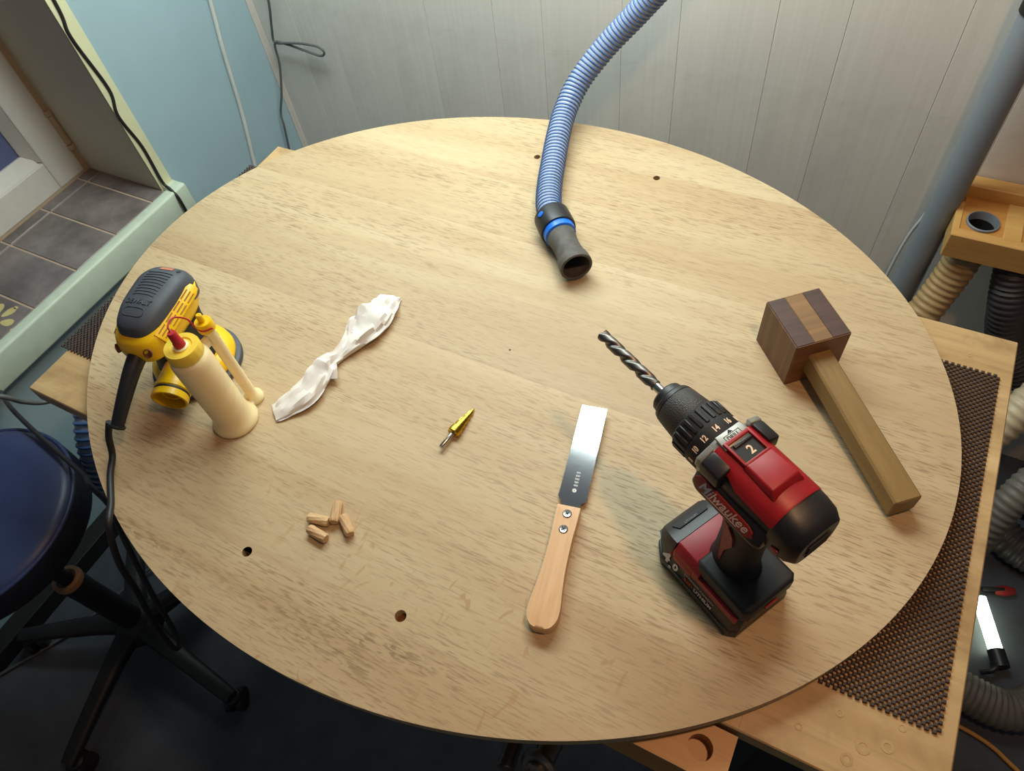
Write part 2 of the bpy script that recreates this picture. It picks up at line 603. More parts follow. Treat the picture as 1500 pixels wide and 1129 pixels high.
# back wall: backing board with vertical panels of two widths
wb = struct(up(B().box(XW - 0.25, 2.0, YW + 0.008, YW + 0.15, FLOOR, CEIL).done('wall_back', M_TRIM, angle=0)))
joints = [XW]
x = -0.491
lefts = []
w_alt = [0.169, 0.113]
i = 0
xx = x
while xx > XW + 0.05:
    lefts.append(xx)
    xx -= w_alt[i % 2]
    i += 1
joints += sorted(lefts)
i = 1
xx = x
while xx < 1.9:
    xx += w_alt[i % 2]
    joints.append(xx)
    i += 1
for a, c in zip(joints, joints[1:]):
    p = B().box(a + 0.0002 - (a + c) / 2, c - 0.0002 - (a + c) / 2, 0, 0.010, FLOOR, CEIL, 0.0008, seg=1).done('panel', M_PANEL, wb, 0)
    p.location = ((a + c) / 2, YW, 0)
tr = B()
tr.prism([(XW, YW), (XW, YW - 0.012), (XW + 0.003, YW - 0.012), (XW + 0.011, YW - 0.003), (XW + 0.012, YW)], FLOOR, CEIL)
struct(up(tr.done('trim_1', M_TRIM, angle=0)))

# window sill: pale green edge profile, mortar bed and tiles
sl = struct(up(B().box(XW - 0.29, XW + 0.012, -0.75, 0.799, SILLZ - 0.03, SILLZ - 0.002).done('trim_2', M_GROUT, angle=0)))
sl.name = 'trim_2'
ed = B().box(XW + 0.012, XW + 0.042, -0.75, 0.838, -0.344, SILLZ + 0.003, 0.006, seg=3)
ed.box(XW - 0.001, XW + 0.020, 0.7995, 0.836, -0.343, SILLZ + 0.0015)
ed.done('edge_profile', M_GREEN, sl, 40)
gy = [0.798, 0.755, 0.636, 0.516, 0.396, 0.276, 0.156, 0.036, -0.084, -0.204, -0.324]
for a, c in zip(gy, gy[1:]):
    for (x0, x1) in ((-1.672, XW + 0.010), (-1.709, -1.677)):
        B().box(x0, x1, c + 0.0025, a - 0.0025, SILLZ - 0.003, SILLZ, 0.0008, seg=1).done('tile', M_TILE, sl, 0)
# printed flower on the nearest visible tile
b = B()
fcx, fcy = -1.512, 0.335
for k in range(7):
    a = k * 2 * PI / 7 + 0.3
    r0 = 0.034
    cx_, cy_ = fcx + r0 * math.cos(a), fcy + r0 * math.sin(a)
    ring = []
    for j in range(14):
        q = 2 * PI * j / 14
        u, w = 0.016 * math.cos(q), 0.0095 * math.sin(q) * (1 + 0.3 * math.cos(q))
        ring.append((cx_ + u * math.cos(a) - w * math.sin(a), cy_ + u * math.sin(a) + w * math.cos(a)))
    b.prism(ring, SILLZ, SILLZ + 0.0003)
for k in range(5):
    a = k * 1.3
    ring = [(fcx + 0.062 * math.cos(a) + 0.006 * math.cos(2 * PI * j / 10), fcy + 0.062 * math.sin(a) * 0.8 + 0.004 * math.sin(2 * PI * j / 10)) for j in range(10)]
    b.prism(ring, SILLZ, SILLZ + 0.0003)
b.done('flower_print', M_TILEP, sl, 0)

# window: outer frame, sash, glazing bead, pane, hinge
wn = bpy.data.objects.new('window_1', None)
COL.objects.link(wn)
wn.location = (0, 0, Z0)
struct(wn)
FX = -1.71
b = B()
b.box(FX - 0.06, FX - 0.004, 0.758, 0.7985, SILLZ - .002, 0.95, 0.001)
b.box(FX - 0.06, FX - 0.002, -0.75, 0.798, SILLZ - .002, SILLZ + 0.03, 0.001)
b.done('window_frame', M_FRAME2, wn, 0)
b = B()
b.box(FX - 0.05, FX, 0.708, 0.784, SILLZ + 0.004, 0.93, 0.004)
b.box(FX - 0.05, FX, -0.73, 0.708, SILLZ + 0.004, SILLZ + 0.078, 0.004)
b.done('sash', M_FRAME, wn, 0)
b = B()
b.prism([(FX - 0.004, 0.708), (FX - 0.035, 0.688), (FX - 0.05, 0.688), (FX - 0.05, 0.708)], SILLZ + 0.08, 0.93)
b.prism([(FX - 0.004, SILLZ + 0.078), (FX - 0.035, SILLZ + 0.100), (FX - 0.05, SILLZ + 0.100), (FX - 0.05, SILLZ + 0.078)], -0.73, 0.700,
        mat=Matrix(((1, 0, 0, 0), (0, 0, 1, 0), (0, 1, 0, 0), (0, 0, 0, 1))))
b.done('glazing_bead', M_FRAME, wn, 0)
B().box(FX - 0.046, FX - 0.040, -0.72, 0.695, SILLZ + 0.09, 0.93).done('pane', M_GLASS, wn, 0)
b = B()
b.lathe([(0.009, -0.195), (0.009, -0.12)], 12, Matrix.Translation((FX - 0.004, 0.789, 0)))
b.lathe([(0.011, -0.118), (0.011, -0.106)], 12, Matrix.Translation((FX - 0.004, 0.789, 0)))
b.lathe([(0.011, -0.21), (0.011, -0.197)], 12, Matrix.Translation((FX - 0.004, 0.789, 0)))
b.done('hinge', M_FRAME2, wn, 40)

# ------------------------------------------------------------------ workbench
BX0, BX1, BY0, BY1, BT = -0.982, 0.252, 0.185, 0.787, -0.024
bench = thing('workbench', ((BX0 + BX1) / 2, (BY0 + BY1) / 2, FLOOR), 'wooden workbench under the oval board, its worn corners showing at the sides', 'workbench')
def bl(v):            # scene position to bench-local
    return Vector(v) - Vector(((BX0 + BX1) / 2, (BY0 + BY1) / 2, FLOOR))
ox, oy, oz = (BX0 + BX1) / 2, (BY0 + BY1) / 2, FLOOR
B().box(BX0 - ox, BX1 - ox, BY0 - oy, BY1 - oy, BT - 0.030 - oz, BT - oz, 0.0015, seg=1).done('bench_top', M_BENCH, bench, 0)
for lx in (BX0 + 0.10, BX1 - 0.10):
    for ly in (BY0 + 0.08, BY1 - 0.08):
        B().box(lx - 0.035 - ox, lx + 0.035 - ox, ly - 0.035 - oy, ly + 0.035 - oy, 0.0, BT - 0.030 - oz, 0.004).done('leg', M_BLACKM, bench, 0)
for ly in (BY0 + 0.08, BY1 - 0.08):
    B().box(BX0 + 0.13 - ox, BX1 - 0.13 - ox, ly - 0.02 - oy, ly + 0.02 - oy, BT - 0.12 - oz, BT - 0.030 - oz, 0.003).done('apron', M_BLACKM, bench, 0)
# plugged screw holes and knots on the near right corner of the bench
for (kx, ky, kr) in ((0.176, 0.222, 0.007), (0.196, 0.232, 0.006), (0.165, 0.205, 0.006), (0.118, 0.214, 0.004), (0.150, 0.243, 0.004), (0.205, 0.255, 0.004), (0.200, 0.742, 0.0025)):
    b = B().lathe([(kr, -0.0004), (kr, 0.0004), (kr * 0.55, 0.0004), (kr * 0.5, -0.0002)], 16)
    b.done('screw_plug', M_BENCH, bench, 30, loc=(kx - ox, ky - oy, BT - oz))

# front vise: wooden jaw with a dog hole, screw and guide rod
vise = thing('front_vise', (0.0, 0.15, -0.10), 'wooden front vise jaw with a round dog hole below the oval board', 'vise')
def poly_holes(b, outer, holes, z0, z1, hole_z):
    """prism of a polygon with round blind holes in its top"""
    bm = b.bm
    loops = []
    for lp in [outer] + [h for h in holes]:
        loops.append([bm.verts.new((x, y, z1)) for x, y in lp])
    edges = []
    for lp in loops:
        for i in range(len(lp)):
            edges.append(bm.edges.new((lp[i], lp[(i + 1) % len(lp)])))
    bmesh.ops.triangle_fill(bm, use_beauty=True, use_dissolve=False, edges=edges)
    lo = [bm.verts.new((x, y, z0)) for x, y in outer]
    n = len(lo)
    for i in range(n):
        bm.faces.new((loops[0][i], lo[i], lo[(i + 1) % n], loops[0][(i + 1) % n]))
    bm.faces.new(lo)
    for lp, h in zip(loops[1:], holes):
        m = len(h)
        hb = [bm.verts.new((x, y, hole_z)) for x, y in h]
        for i in range(m):
            bm.faces.new((lp[i], lp[(i + 1) % m], hb[(i + 1) % m], hb[i]))
        bm.faces.new(hb)
def circ(cx_, cy_, r, n=20):
    return [(cx_ + r * math.cos(2 * PI * i / n), cy_ + r * math.sin(2 * PI * i / n)) for i in range(n)]
b = B()
poly_holes(b, [(-0.42, -0.019), (0.070, -0.019), (0.070, 0.031), (-0.42, 0.031)], [circ(0.040, 0.006, 0.0125, 24)], -0.02, 0.070, 0.048)
b.done('jaw', M_JAW, vise, 0)
b = B().lathe([(0.022, 0.0), (0.022, 0.004), (0.018, 0.008), (0.013, 0.008), (0.012, 0.013), (0.008, 0.014), (0.007, 0.011), (0.003, 0.011)], 28, along((-0.15, -0.80, 0.58), (-0.104, -0.070, -0.022)))
b.tube([(-0.104, 0.02, -0.045), (-0.104, -0.070, -0.023)], 0.013, 16, 1)
b.done('screw', M_DRILLBIT, vise, 40)
B().tube([(-0.150, 0.0, -0.05), (-0.140, -0.088, -0.035)], 0.010, 14, 1).done('guide_rod', M_DRILLBIT, vise, 40)

# non-slip mat between bench and oval board: staggered soft squares on thin strands
def build_mat():
    x0, x1, y0, y1 = -0.995, 0.238, 0.262, 0.722
    c = 0.0035
    nx, ny = int((x1 - x0) / c), int((y1 - y0) / c)
    verts, faces = [], []
    cx0, cy0 = (x0 + x1) / 2, (y0 + y1) / 2
    for i in range(nx):
        for j in range(ny):
            x, y = x0 + (i + .5) * c, y0 + (j + .5) * c
            # skip squares well under the opaque board
            if ((x + 0.393) / 0.602) ** 2 + ((y - 0.515) / 0.488) ** 2 < 0.80:
                continue
            x -= cx0
            y -= cy0
            k = len(verts)
            if (i + j) % 2 == 0:
                h, r0, r1 = 0.0032, c * 0.56, c * 0.34
                for (zz, rr) in ((0.0006, r0), (0.0024, r0), (h, r1)):
                    verts += [(x - rr, y - rr, zz), (x + rr, y - rr, zz), (x + rr, y + rr, zz), (x - rr, y + rr, zz)]
                for s_ in (0, 4):
                    for q in range(4):
                        faces.append((k + s_ + q, k + s_ + (q + 1) % 4, k + s_ + 4 + (q + 1) % 4, k + s_ + 4 + q))
                faces.append((k + 8, k + 9, k + 10, k + 11))
    me = bpy.data.meshes.new('non_slip_mat')
    me.from_pydata(verts, [], faces)
    me.materials.append(M_MAT)
    o = bpy.data.objects.new('non_slip_mat', me)
    COL.objects.link(o)
    o.location = (cx0, cy0, BT + Z0)
    tag(o, 'dark brown checkered non-slip mat lying on the workbench under the oval board', 'mat')
build_mat()

# ------------------------------------------------------------------ oval board
EX, EY, EA, EB, ET = -0.393, 0.515, 0.602, 0.488, 0.0200
board = thing('oval_table_top', (EX, EY, 0.0), 'large oval oak table top of glued boards lying on the workbench', 'table top')
HOLES = [(-0.491, 0.892, 0.0055), (-0.286, 0.908, 0.0055), (-0.494, 0.119, 0.0062), (-0.288, 0.133, 0.0066), (-0.345, 0.505, 0.0014), (-0.30, 0.62, 0.0)]
cuts = [-EB, -0.395, -0.285, -0.160, -0.045, 0.075, 0.185, 0.300, 0.400, EB]
for y0, y1 in zip(cuts, cuts[1:]):
    ym = (y0 + y1) / 2
    t0, t1 = math.asin(max(-1, y0 / EB)), math.asin(min(1, y1 / EB))
    N = 26
    right = [(EA * math.cos(t0 + (t1 - t0) * i / N), EB * math.sin(t0 + (t1 - t0) * i / N)) for i in range(N + 1)]
    left = [(-x, y) for x, y in reversed(right)]
    outer = right + left
    # drop doubled poles
    poly = []
    for p in outer:
        if not poly or (abs(p[0] - poly[-1][0]) + abs(p[1] - poly[-1][1])) > 1e-6:
            poly.append(p)
    if abs(poly[0][0] - poly[-1][0]) + abs(poly[0][1] - poly[-1][1]) < 1e-6:
        poly.pop()
    hs_ = [circ(hx - EX, hy - EY - ym, hr, 16) for hx, hy, hr in HOLES if hr > 0 and y0 < hy - EY < y1]
    b = B()
    poly_holes(b, [(x, y - ym) for x, y in poly], hs_, -ET, 0.0, -0.013)
    pk = b.done('plank', M_OAK, board, 25, loc=(0, ym, 0))
    pk['coarse'] = 1.0 if y0 < -0.3 else 0.05
# crumbs of torn wood inside the drilled holes
for hx, hy, hr in HOLES[:4]:
    b = B().lathe([(hr * 0.97, -0.0132), (hr * 0.97, -0.0125), (hr * 0.4, -0.0105)], 10)
    b.done('hole_bottom', M_HOLE, board, 30, loc=(hx - EX, hy - EY, 0.0))

# ------------------------------------------------------------------ cordless drill
def build_drill():
    ang = math.radians(151.3)
    t = thing('cordless_drill', (0.0490, 0.2945, 0.0), 'red and black cordless drill with a long twist bit, standing on its battery', 'drill', ang)
    ZA = 0.212
    AX = -0.013
    # motor housing
    b = B()
    b.loft([superring(0.016, 0, ZA - .001, .0300, .0320, 2.6), superring(0.022, 0, ZA - .001, .0318, .0338, 2.6), superring(0.060, 0, ZA, .0325, .0345, 2.6),
            superring(0.088, 0, ZA, .0325, .0345, 2.5), superring(0.094, 0, ZA, .0315, .0330, 2.3)])
    body = b.done('motor_housing', M_BLACK, t, 45)
    # red top cover (arched shell) with raised pad and speed window
    def arc(x, hw, hh, a0, a1, th, n=16):
        o_, i_ = [], []
        for k in range(n + 1):
            a = math.radians(a0 + (a1 - a0) * k / n)
            c, s_ = math.cos(a), math.sin(a)
            e = 2 / 2.6
            px, pz = math.copysign(abs(c) ** e, c), abs(s_) ** e
            o_.append(Vector((x, hw * px, ZA + hh * pz)))
            i_.append(Vector((x, (hw - th) * px, ZA + (hh - th) * pz)))
        return o_ + list(reversed(i_))
    b = B()
    b.loft([arc(0.0155, .0332, .0352, 26, 154, .002), arc(0.0175, .0338, .0360, 20, 160, .003), arc(0.060, .0342, .0362, 24, 156, .003),
            arc(0.072, .0342, .0362, 36, 144, .003), arc(0.096, .0340, .0362, 42, 138, .003)])
    red = b.done('red_cover', M_RED, t, 40)
    b = B()
    pz = ZA + 0.0345
    prof = [(0.030, 0.0), (0.035, 0.0068), (0.066, 0.0068), (0.066, 0.0)]
    rings = []
    for (x_, z_) in prof:
        hw = 0.0185 if z_ == 0 else 0.0155
        rings.append((x_, z_, hw))
    b.bm.verts.ensure_lookup_table()
    lo = [(0.029, 0.0195), (0.068, 0.0175)]
    v = [Vector((0.028, -0.020, pz - .002)), Vector((0.028, 0.020, pz - .002)), Vector((0.068, 0.018, pz - .002)), Vector((0.068, -0.018, pz - .002))]
    w_ = [Vector((0.035, -0.0165, pz + .0075)), Vector((0.035, 0.0165, pz + .0075)), Vector((0.066, 0.0155, pz + .0062)), Vector((0.066, -0.0155, pz + .0062))]
    b.loft([v, w_])
    bmesh.ops.bevel(b.bm, geom=list(b.bm.edges), offset=0.0016, segments=2, affect='EDGES', profile=0.5)
    b.done('speed_slider', M_RED, t, 40)
    b = B()
    b.box(0.066, 0.0685, -0.0155, 0.0155, pz - .002, pz + .0058, .0007)
    b.box(0.0905, 0.094, -0.0155, 0.0155, pz - .002, pz + .0050, .0007)
    b.box(0.066, 0.094, 0.0130, 0.0160, pz - .002, pz + .0052, .0007)
    b.box(0.066, 0.094, -0.0160, -0.0130, pz - .002, pz + .0052, .0007)
    b.done('window_rim', M_RED, t, 40)
    win = B().box(0.068, 0.091, -0.0135, 0.0135, pz - .001, pz + .0022, .0004).done('speed_window', M_BLACKM, t, 0)
    B().box(0.085, 0.0885, -0.0125, 0.0095, pz + .002, pz + .0042, .0008).done('slider_tab', M_BLACK, win, 30)
    # lettering reads from the rear: text up is towards the chuck
    text('speed_digit', '2', 0.0125, M_PEACH, win, basis((0, -1, 0), (1, 0, 0), (0.0765, -0.002, pz + .0025)), bold=0.0003)
    # rear cap
    b = B()
    b.loft([superring(-0.0125, 0, ZA - .002, .0240, .0255, 3.2), superring(-0.0115, 0, ZA - .002, .0255, .0270, 3.2), superring(-0.0035, 0, ZA - .002, .0302, .0318, 3.2),
            superring(0.008, 0, ZA - .001, .0320, .0338, 3.0), superring(0.016, 0, ZA - .001, .0330, .0350, 2.8), superring(0.018, 0, ZA, .0325, .0343, 2.7)])
    cap = b.done('rear_cap', M_BLACK, t, 30)
    for s_ in (1, -1):
        B().box(0.002, 0.010, s_ * .0320 - .0012, s_ * .0320 + .0012, ZA - .0145, ZA - .0065, .0006).done('vent', M_RED, cap, 30)
    for k in range(4):
        B().box(-0.0142, -0.0128, -0.014, 0.014, ZA - .014 + k * .006, ZA - .0125 + k * .006, .0003).done('vent_slot', M_BLACKM, cap, 0)
    B().lathe([(0.004, 0), (0.004, 0.0012), (0.002, 0.0016)], 14, along((-0.55, -0.6, 0.62), (0.000, -0.0195, ZA + .0215))).done('cap_screw', M_SILVER, cap, 40)
    # grey collar with embossed plate, shoulder lugs
    b = B().loft([superring(0.086, 0, ZA, .0330, .0350, 2.2), superring(0.088, 0, ZA, .0342, .0362, 2.2), superring(0.102, 0, ZA, .0338, .0352, 2.1), superring(0.1035, 0, ZA, .0325, .0338, 2.1)])
    col = b.done('collar', M_SILVER, t, 40)
    B().prism([(0.0885, -0.017), (0.0885, 0.017), (0.103, 0.0155), (0.103, -0.0155)], ZA + .0335, ZA + .0368, 0.0008).done('collar_plate', M_SILVER, col, 30)
    top = ZA + .0369
    B().prism([(0.0995, 0.0032), (0.0995, -0.0032), (0.1025, 0.0)], top, top + .0002).done('arrow_mark', M_BLACKM, col, 0)
    fr_ = B()
    for (x0, x1, y0, y1) in ((0.0985, 0.0989, -.0095, .0095), (0.0918, 0.0922, -.0095, .0095), (0.0918, 0.0989, .0091, .0095), (0.0918, 0.0989, -.0095, -.0091)):
        fr_.box(x0, x1, y0, y1, top, top + .0002)
    fr_.done('mark_frame', M_BLACKM, col, 0)
    text('mark_text', 'DRILL', 0.0058, M_BLACKM, col, basis((0, -1, 0), (1, 0, 0), (0.0953, 0, top + .0001)), sx=0.95)
    for s_ in (1, -1):
        b = B()
        b.loft([[Vector((x_, s_ * y_, ZA + z_)) for (y_, z_) in ((.0240, .0345), (.0395, .0270), (.0405, .0120), (.0330, .0020), (.0220, .0100))] for x_ in (0.074, 0.096)])
        bmesh.ops.bevel(b.bm, geom=list(b.bm.edges), offset=0.0025, segments=2, affect='EDGES', profile=0.5)
        lug = b.done('shoulder_lug', M_BLACK, t, 40)
        b = B()
        b.loft([[Vector((x_, s_ * y_, ZA + z_)) for (y_, z_) in ((.0235, .0347), (.0392, .0274), (.0402, .0160), (.0230, .0160))] for x_ in (0.0955, 0.1015)])
        bmesh.ops.bevel(b.bm, geom=list(b.bm.edges), offset=0.001, segments=1, affect='EDGES', profile=0.5)
        b.done('lug_plate', M_SILVER, lug, 40)
    # clutch ring with ridges and numbers
    RX = Matrix.Translation((0, 0, ZA)) @ Matrix.Rotation(PI / 2, 4, 'Y')
    b = B().lathe([(.0310, 0.1032), (.0318, 0.1045), (.0318, 0.1175), (.0308, 0.1185), (.0300, 0.1360), (.0285, 0.1375)], 64, RX)
    ring = b.done('clutch_ring', M_BLACKM, t, 40)
    b = B()
    for k in range(24):
        a = 2 * PI * (k + .5) / 24
        m = Matrix.Translation((0, 0, ZA)) @ Matrix.Rotation(a, 4, 'X')
        b.box(0.1195, 0.1355, -.0022, .0022, .0290, .0318, .0008, m, 1)
    b.done('grip_ridges', M_BLACK, ring, 40)
    for num, dg_ in (('10', 62), ('12', 36), ('14', 8), ('16', -20), ('18', -48), ('8', 90)):
        a = math.radians(dg_)
        nrm = Vector((0, math.sin(a), math.cos(a)))
        tang = Vector((0, -math.cos(a), math.sin(a)))
        pos = Vector((0.1108, 0, ZA)) + nrm * 0.0319
        text('torque_number', num, 0.0078, M_PEACH, ring, basis(tang, (1, 0, 0), pos), bold=0.00025, sx=0.85)
    # chuck
    b = B().lathe([(.0262, 0.1370), (.0268, 0.1385), (.0240, 0.1600), (.0232, 0.1615)], 48, RX)
    ch = b.done('chuck_sleeve', M_KNURL, t, 40)
    b = B().lathe([(.0232, 0.1615), (.0236, 0.1622), (.0222, 0.1660), (.0205, 0.1668), (.0190, 0.1682), (.0178, 0.1735), (.0160, 0.1752), (.0070, 0.1752)], 48, RX)
    b.done('chuck_nose', M_BLACK, t, 30)
    # brad-point bit
    b = B()
    rings = []
    NN = 90
    R = .0070
    for i in range(NN + 1):
        u = i / NN
        x_ = 0.188 + u * 0.078
        ring_ = []
        for k in range(28):
            th = 2 * PI * k / 28
            rel = th - u * 2 * PI * 1.75
            f = abs(math.cos(rel))
            rr = R * (0.60 + 0.40 * min(1.0, f * 1.5) ** 1.5)
            if u < 0.06:
                rr = R * (0.9 * (1 - u / 0.06)) + rr * (u / 0.06)
            ring_.append(Vector((x_, rr * math.sin(th), ZA + rr * math.cos(th))))
        rings.append(ring_)
    b.loft(rings)
    for (dy, dz) in ((0, 0), (.0042, .002), (-.0042, -.002)):
        b.lathe([(.0014, 0), (.0003, .0035 if dy == 0 else .0022)], 6, Matrix.Translation((0.2655, dy, ZA + dz)) @ Matrix.Rotation(PI / 2, 4, 'Y'))
    bit = b.done('drill_bit', M_DRILLBIT, t, 50)
    B().lathe([(.0050, 0.168), (.0050, 0.189)], 24, RX).done('shank', M_STEEL, bit, 40)
    # handle
    b = B()
    def hring(z, cx_, hl, hw):
        return [Vector((cx_ + hl * math.cos(2 * PI * k / 28), hw * math.sin(2 * PI * k / 28), z)) for k in range(28)]
    b.loft([hring(0.060, 0.040, .0290, .0235), hring(0.068, 0.041, .0262, .0208), hring(0.085, 0.043, .0235, .0182), hring(0.115, 0.043, .0225, .0180), hring(0.145, 0.043, .0240, .0190), hring(0.180, 0.042, .0270, .0210)])
    hd = b.done('handle', M_BLACKM, t, 50)
    # red accent strip on the handle's left and right flank
    for s_ in (1, -1):
        b = B()
        pts = [(0.148, 0.072), (0.135, 0.064), (0.118, 0.0600), (0.098, 0.0560), (0.080, 0.0525), (0.080, 0.0500), (0.106, 0.0520), (0.125, 0.0475), (0.142, 0.0520), (0.152, 0.0600)]
        def onh(z, x_, off):
            f = (z - 0.085) / 0.08
            x_ -= 0.013 * min(1.0, max(0.0, (z - 0.06) / 0.10))
            c0 = 0.043
            hl, hw = .0238, .0186 + .002 * max(0, f)
            q = max(0.05, 1 - min(0.96, ((x_ - c0) / hl) ** 2))
            return Vector((x_, s_ * (hw * math.sqrt(q) + off), z))
        b.loft([[onh(z, x_, -.001) for z, x_ in pts], [onh(z, x_, .0012) for z, x_ in pts]])
        b.done('grip_accent', M_REDD, hd, 30)
    # trigger and guard under the gear case
    b = B().loft([[Vector((x_, y_, z_)) for (x_, y_) in ((0.072, -.008), (0.086 + d, -.0065), (0.089 + d, 0), (0.086 + d, .0065), (0.072, .008))] for z_, d in ((0.125, -.002), (0.140, 0.0), (0.156, 0.003))])
    b.done('trigger', M_RED, t, 40)
    b = B().box(0.060, 0.104, -.026, .026, ZA - .042, ZA - .020, .008, seg=3)
    b.box(0.064, 0.078, -.0265, .0265, ZA - .047, ZA - .036, .002)
    b.done('gear_case', M_BLACK, t, 40)
    # flank swelling that carries the badge with its script lettering
    for s_ in (1, -1):
        b = B()
        b.loft([[Vector((x_, s_ * y_ * k_, ZA + z_)) for (y_, z_) in ((.020, .008), (.0345, .003), (.0425, -.0165), (.0395, -.0245), (.020, -.026))] for x_, k_ in ((0.016, .92), (0.024, 1.0), (0.094, 1.0), (0.102, .90))])
        bmesh.ops.bevel(b.bm, geom=list(b.bm.edges), offset=0.002, segments=2, affect='EDGES', profile=0.5)
        b.done('flank', M_BLACK, t, 40)
        up_ = Vector((0, -.0080 * s_, .0195)).normalized()
        m = basis((1, 0, 0), up_, (0, s_ * .0388, ZA - .0068))
        pl = [(0.025, -.0030), (0.031, -.0080), (0.088, -.0080), (0.097, -.0040), (0.099, 0.0020), (0.095, .0068), (0.088, .0080), (0.034, .0060), (0.027, .0030)]
        B().prism(pl, -0.0012, 0.0012, 0.0004, mat=m).done('badge', M_REDD, t, 30)
        nrm = Vector((-1 * s_, 0, 0)).cross(up_).normalized()
        pos = Vector((0.062, s_ * .0388, ZA - .0068)) + nrm * .0013
        text('badge_script', 'Milwaukee', 0.0150, M_LOGO, t, basis((-s_, 0, 0), up_, pos), shear=0.35, sx=0.92, bold=0.0001)
        q = pos - up_ * .0060
        mu = basis((-s_, 0, 0), up_, q)
        B().box(-.024, .020, -.0003, .0003, -.0001, .0002, mat=mu).done('badge_underline', M_LOGO, t, 0)
    for o in t.children_recursive:
        if o.name.split('.')[0] not in ('handle', 'grip_accent'):
            for v in o.data.vertices:
                if v.co.x < .088:
                    v.co.x = .088 - (.088 - v.co.x) * .90
                v.co = Vector((v.co.x + AX, v.co.y * .87, ZA + (v.co.z - ZA) * .87))
    # foot of the tool
    b = B()
    b.prism([(-0.007, -.028), (-0.002, -.034), (0.056, -.034), (0.062, -.030), (0.062, .030), (0.056, .034), (-0.002, .034), (-0.007, .028)], 0.040, 0.067, 0.0045, seg=3)
    foot = b.done('tool_foot', M_BLACKM, t, 40)
    B().box(-0.0092, -0.0075, -.008, .008, 0.047, 0.052, .0006).done('foot_mark', M_RED, foot, 0)
    # battery
    bt = B()
    out0 = [(-0.006, -.034), (0.002, -.0415), (0.100, -.0415), (0.116, -.030), (0.121, -.010), (0.121, .010), (0.116, .030), (0.100, .0415), (0.002, .0415), (-0.006, .034)]
    bt.prism(out0, 0.0, 0.016, 0.002, taper=[(x_ * 0.985 + .001, y_ * 1.02) for x_, y_ in out0])
    bt.prism([(x_ * 0.985, y_ * .99) for x_, y_ in out0], 0.015, 0.040, 0.002, taper=[(x_ * 0.955 + .002, y_ * .83) for x_, y_ in out0])
    bat = bt.done('battery', M_BLACK, t, 35)
    # red mid block and front hood
    b = B()
    b.loft([[Vector((x_, y_, z_)) for (y_, z_) in ((-.0385, .036), (-.0375, .048), (-.031, .0585), (.031, .0585), (.0375, .048), (.0385, .036))] for x_ in (0.052, 0.089)])
    bmesh.ops.bevel(b.bm, geom=list(b.bm.edges), offset=0.0015, segments=2, affect='EDGES', profile=0.5)
    b.done('battery_red_block', M_RED, bat, 40)
    b = B()
    rows = []
    for (x_, ht, hw) in ((0.0895, .0575, .0325), (0.098, .0560, .0320), (0.110, .0490, .0285), (0.117, .0400, .0240)):
        rows.append([Vector((x_, y_, z_)) for (y_, z_) in ((-hw - .006, .036), (-hw - .004, ht - .008), (-hw, ht), (hw, ht), (hw + .004, ht - .008), (hw + .006, .036))])
    b.loft(rows)
    b.done('battery_hood', M_GREYD if False else M_BLACK, bat, 25)
    b = B()
    B().prism([(0.1005, -.018), (0.1005, .018), (0.110, .015), (0.110, -.015)], .0, .0004, mat=Matrix.Translation((0, 0, 0))).bm.free()
    sl_ = Vector((0.012, 0, -.0070)).normalized()
    mm = basis((0, -1, 0), sl_ * 1.0, (0.104, 0, .0530))
    b.prism([(-.022, -.0045), (.022, -.0045), (.019, .0045), (-.019, .0045)], 0.0 if False else -0.0006, 0.0009, mat=basis((0, 1, 0), -sl_, (0.104, 0, .0531)))
    lab = b.done('hood_label', M_GREYPRINT if False else M_BLACKM, bat, 0)
    text('label_text', 'LITHIUM', 0.0045, M_GREYPRINT, lab, basis((0, -1, 0), sl_, (0.1025, 0.002, .0548)))
    for s_ in (1, -1):
        # red latch pieces on the flank
        b = B()
        b.loft([[Vector((x_, s_ * y_, z_)) for (y_, z_) in ((.030, .052), (.0365, .049), (.0400, .040), (.0395, .033), (.030, .033))] for x_ in (0.060, 0.0865)])
        bmesh.ops.bevel(b.bm, geom=list(b.bm.edges), offset=0.002, segments=2, affect='EDGES', profile=0.5)
        b.done('release_latch', M_RED, bat, 40)
        b = B()
        b.loft([[Vector((x_, s_ * y_, z_)) for (y_, z_) in ((.028, h), (.0345 - d, h - .003), (.0395 - d, .038), (.0390 - d, .033), (.028, .033))] for x_, h, d in ((0.0885, .050, 0), (0.104, .046, .004))])
        bmesh.ops.bevel(b.bm, geom=list(b.bm.edges), offset=0.0015, segments=2, affect='EDGES', profile=0.5)
        b.done('latch_front', M_REDD, bat, 40)
        b = B()
        b.prism([(0.000, .033), (0.000, .045), (0.060, .045), (0.064, .038), (0.056, .034), (0.040, .036), (0.018, .034)], s_ * .0345 - .003, s_ * .0345 + .003, 0.0008,
                mat=Matrix(((1, 0, 0, 0), (0, 0, 1, 0), (0, 1, 0, 0), (0, 0, 0, 1))))
        b.done('red_stripe', M_RED, bat, 30)
    # capacity lettering on the left flank
    fl_ = Vector((0, -0.266, 1))
    def onf(x_, z_):
        return (x_, .0411 - .266 * (z_ - .015) + .0006, z_)
    text('capacity_text', '4', 0.0195, M_WHITE, bat, basis((-1, 0, 0), fl_, onf(0.094, .0235)), bold=0.0008)
    text('capacity_text', '.', 0.020, M_WHITE, bat, basis((-1, 0, 0), fl_, onf(0.0860, .0195)), bold=0.0008)
    text('capacity_text', '0', 0.0135, M_WHITE, bat, basis((-1, 0, 0), fl_, onf(0.0800, .0215)), bold=0.0006)
    text('battery_text', 'EXTENDED CAPACITY', 0.0042, M_LOGO, bat, basis((-1, 0, 0), fl_, onf(0.047, .0275)))
